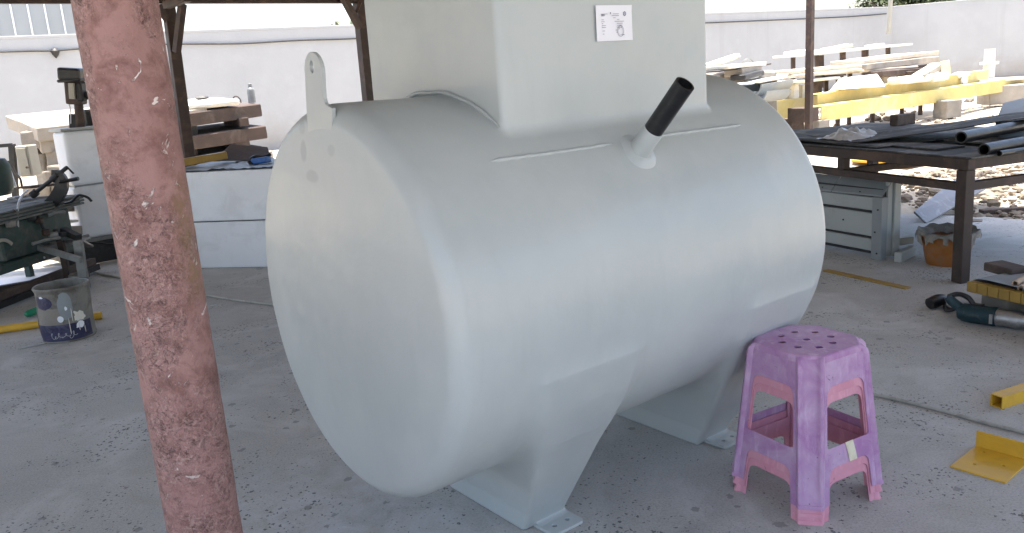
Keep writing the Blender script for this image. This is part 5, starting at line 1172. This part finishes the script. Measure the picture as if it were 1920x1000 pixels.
# rubble and stones
def rubble(name, n, area, r0, r1, m, label, seed):
    rnd = random.Random(seed); q = MB()
    for k in range(n):
        x, y = area(rnd); s = r0 + (r1 - r0) * rnd.random() ** 3
        q.stone((x, y, -.03 + s * .25), s, rnd.random() * 50, (1, .8 + .4 * rnd.random(), .6), 1, .5)
    q.build(name, m, None, label=label, cat='rubble', kind='stuff')
rubble('yard_rubble', 900, lambda R: (4.1 + R.random() * 2.2 + .4 * R.gauss(0, 1), 6.7 + R.random() * 3.2), .012, .07, M_stone, 'loose pale rubble along the floor edge behind the table', 3)
rubble('yard_stones', 520, lambda R: (5 + R.random() * 12, 12 + R.random() * 16), .02, .13, M_stone, 'scattered pale stones on the sunlit yard', 5)
rubble('floor_grit', 260, lambda R: (-4 + R.random() * 7, 2.2 + R.random() * 5), .0025, .008, M_chip, 'fine grit scattered over the concrete floor', 8)

# --- cable on the boundary wall, pipe in the corner
wd = (B1 - B0).normalized(); wn_ = Vector((wd.y, -wd.x, 0))
def onwall(x, y, z=None):
    return None
cab = [(-11.066, 18.600, 2.715), (-10.421, 19.300, 2.723), (-10.000, 19.700, 2.716), (-9.135, 20.400, 2.761), (-7.840, 21.300, 2.764), (-6.572, 22.300, 2.724), (-5.242, 23.100, 2.743), (-3.690, 24.100, 2.732), (-0.450, 26.000, 2.773), (7.504, 30.200, 2.733), (10.201, 31.600, 2.723), (12.419, 32.800, 2.722), (14.015, 33.700, 2.730), (15.810, 34.800, 2.783)]
def pull(p):                       # bring a point onto the wall face
    p = Vector(p); o = Vector((0, 0, 1.45)); d = p - o; k = (B0 + wn_ * .14 - o).dot(wn_) / d.dot(wn_); return o + d * k
MB().tube(smooth_path([pull(p) for p in cab], 6), .022, 6).build('wall_cable', M_dark, None, smooth=True, label='dark cable sagging along the boundary wall', cat='cable')
k_ = pull((-10.002, 19.700, 2.705)); MB().lathe([(.01, -.16), (.07, -.08), (.1, 0), (.06, .05), (.01, .07)], k_, 12).build('cable_knot', M_dark, None, smooth=True, label='dark junction knot hanging on the wall cable', cat='junction')
c_ = Vector((15.646, 34.200, 1.975)); MB().tube([c_, Vector((c_.x + .05, c_.y, 3.3)), Vector((c_.x + .06, c_.y, 4.4))], .085, 10).build('corner_pipe', M_beige, None, smooth=True, label='grey downpipe on the corner where the two walls meet', cat='pipe')

# --- trees beyond the wall
def tree(base, h, rx, rz, n, seed, label):
    rnd = random.Random(seed); base = Vector(base); o = thing('garden_tree', label, 'tree', base, group='trees beyond the boundary wall')
    q = MB(); q.tube([base, base + Vector((.1, 0, h * .3)), base + Vector((-.1, .1, h * .6)), base + Vector((.05, 0, h * .85))], [.2, .16, .1, .03], 8)
    tips = []
    for k in range(26):
        a = rnd.random() * 2 * PI; z = h * (.35 + .5 * rnd.random()); s = base + Vector((0, 0, z)); e = s + Vector((math.cos(a) * rx * (.5 + .5 * rnd.random()), math.sin(a) * rx * .8, rz * (.2 + .6 * rnd.random())))
        q.tube([s, lerp(s, e, .5) + Vector((0, 0, .2)), e], [.06, .035, .01], 5); tips += [lerp(s, e, .6), lerp(s, e, .85), e]
    q.build('trunk', M_bark, o, smooth=True)
    c = MB(); vs = []; fs = []
    for k in range(n):
        t = tips[rnd.randrange(len(tips))] + Vector((rnd.gauss(0, .28), rnd.gauss(0, .28), rnd.gauss(0, .24)))
        d = Vector((rnd.gauss(0, 1), rnd.gauss(0, 1), rnd.gauss(0, 1))).normalized(); x, y, z = frame(d); s = .05 + .08 * rnd.random(); b = len(vs)
        vs += [t - x * s, t + y * s * 1.8, t + x * s, t - y * s * .6]; fs.append((b, b + 1, b + 2, b + 3))
    c.add(vs, fs).build('crown', M_leaf, o)
g1 = Vector((-5.178, 31.000, 3.351)); tree((g1.x, g1.y, 0), 3.75, .95, .5, 900, 2, 'sparse small tree peeking over the wall left of the turret')
g2 = Vector((20.608, 46.000, 3.396)); tree((g2.x, g2.y, 0), 4.1, 1.3, .9, 2600, 4, 'leafy tree above the wall corner at upper right')
for k, (x, lb) in enumerate(((1695, 'dense dark tree right of the corner pipe above the wall'), (1735, 'dense dark tree above the right wall, farther from the corner'))):
    g3 = Vector([(21.836, 46.000, 3.311), (23.035, 46.000, 3.282)][k]); tree((g3.x, g3.y, 0), 4.4, 1.6, 1.1, 5200, 6 + k, lb)
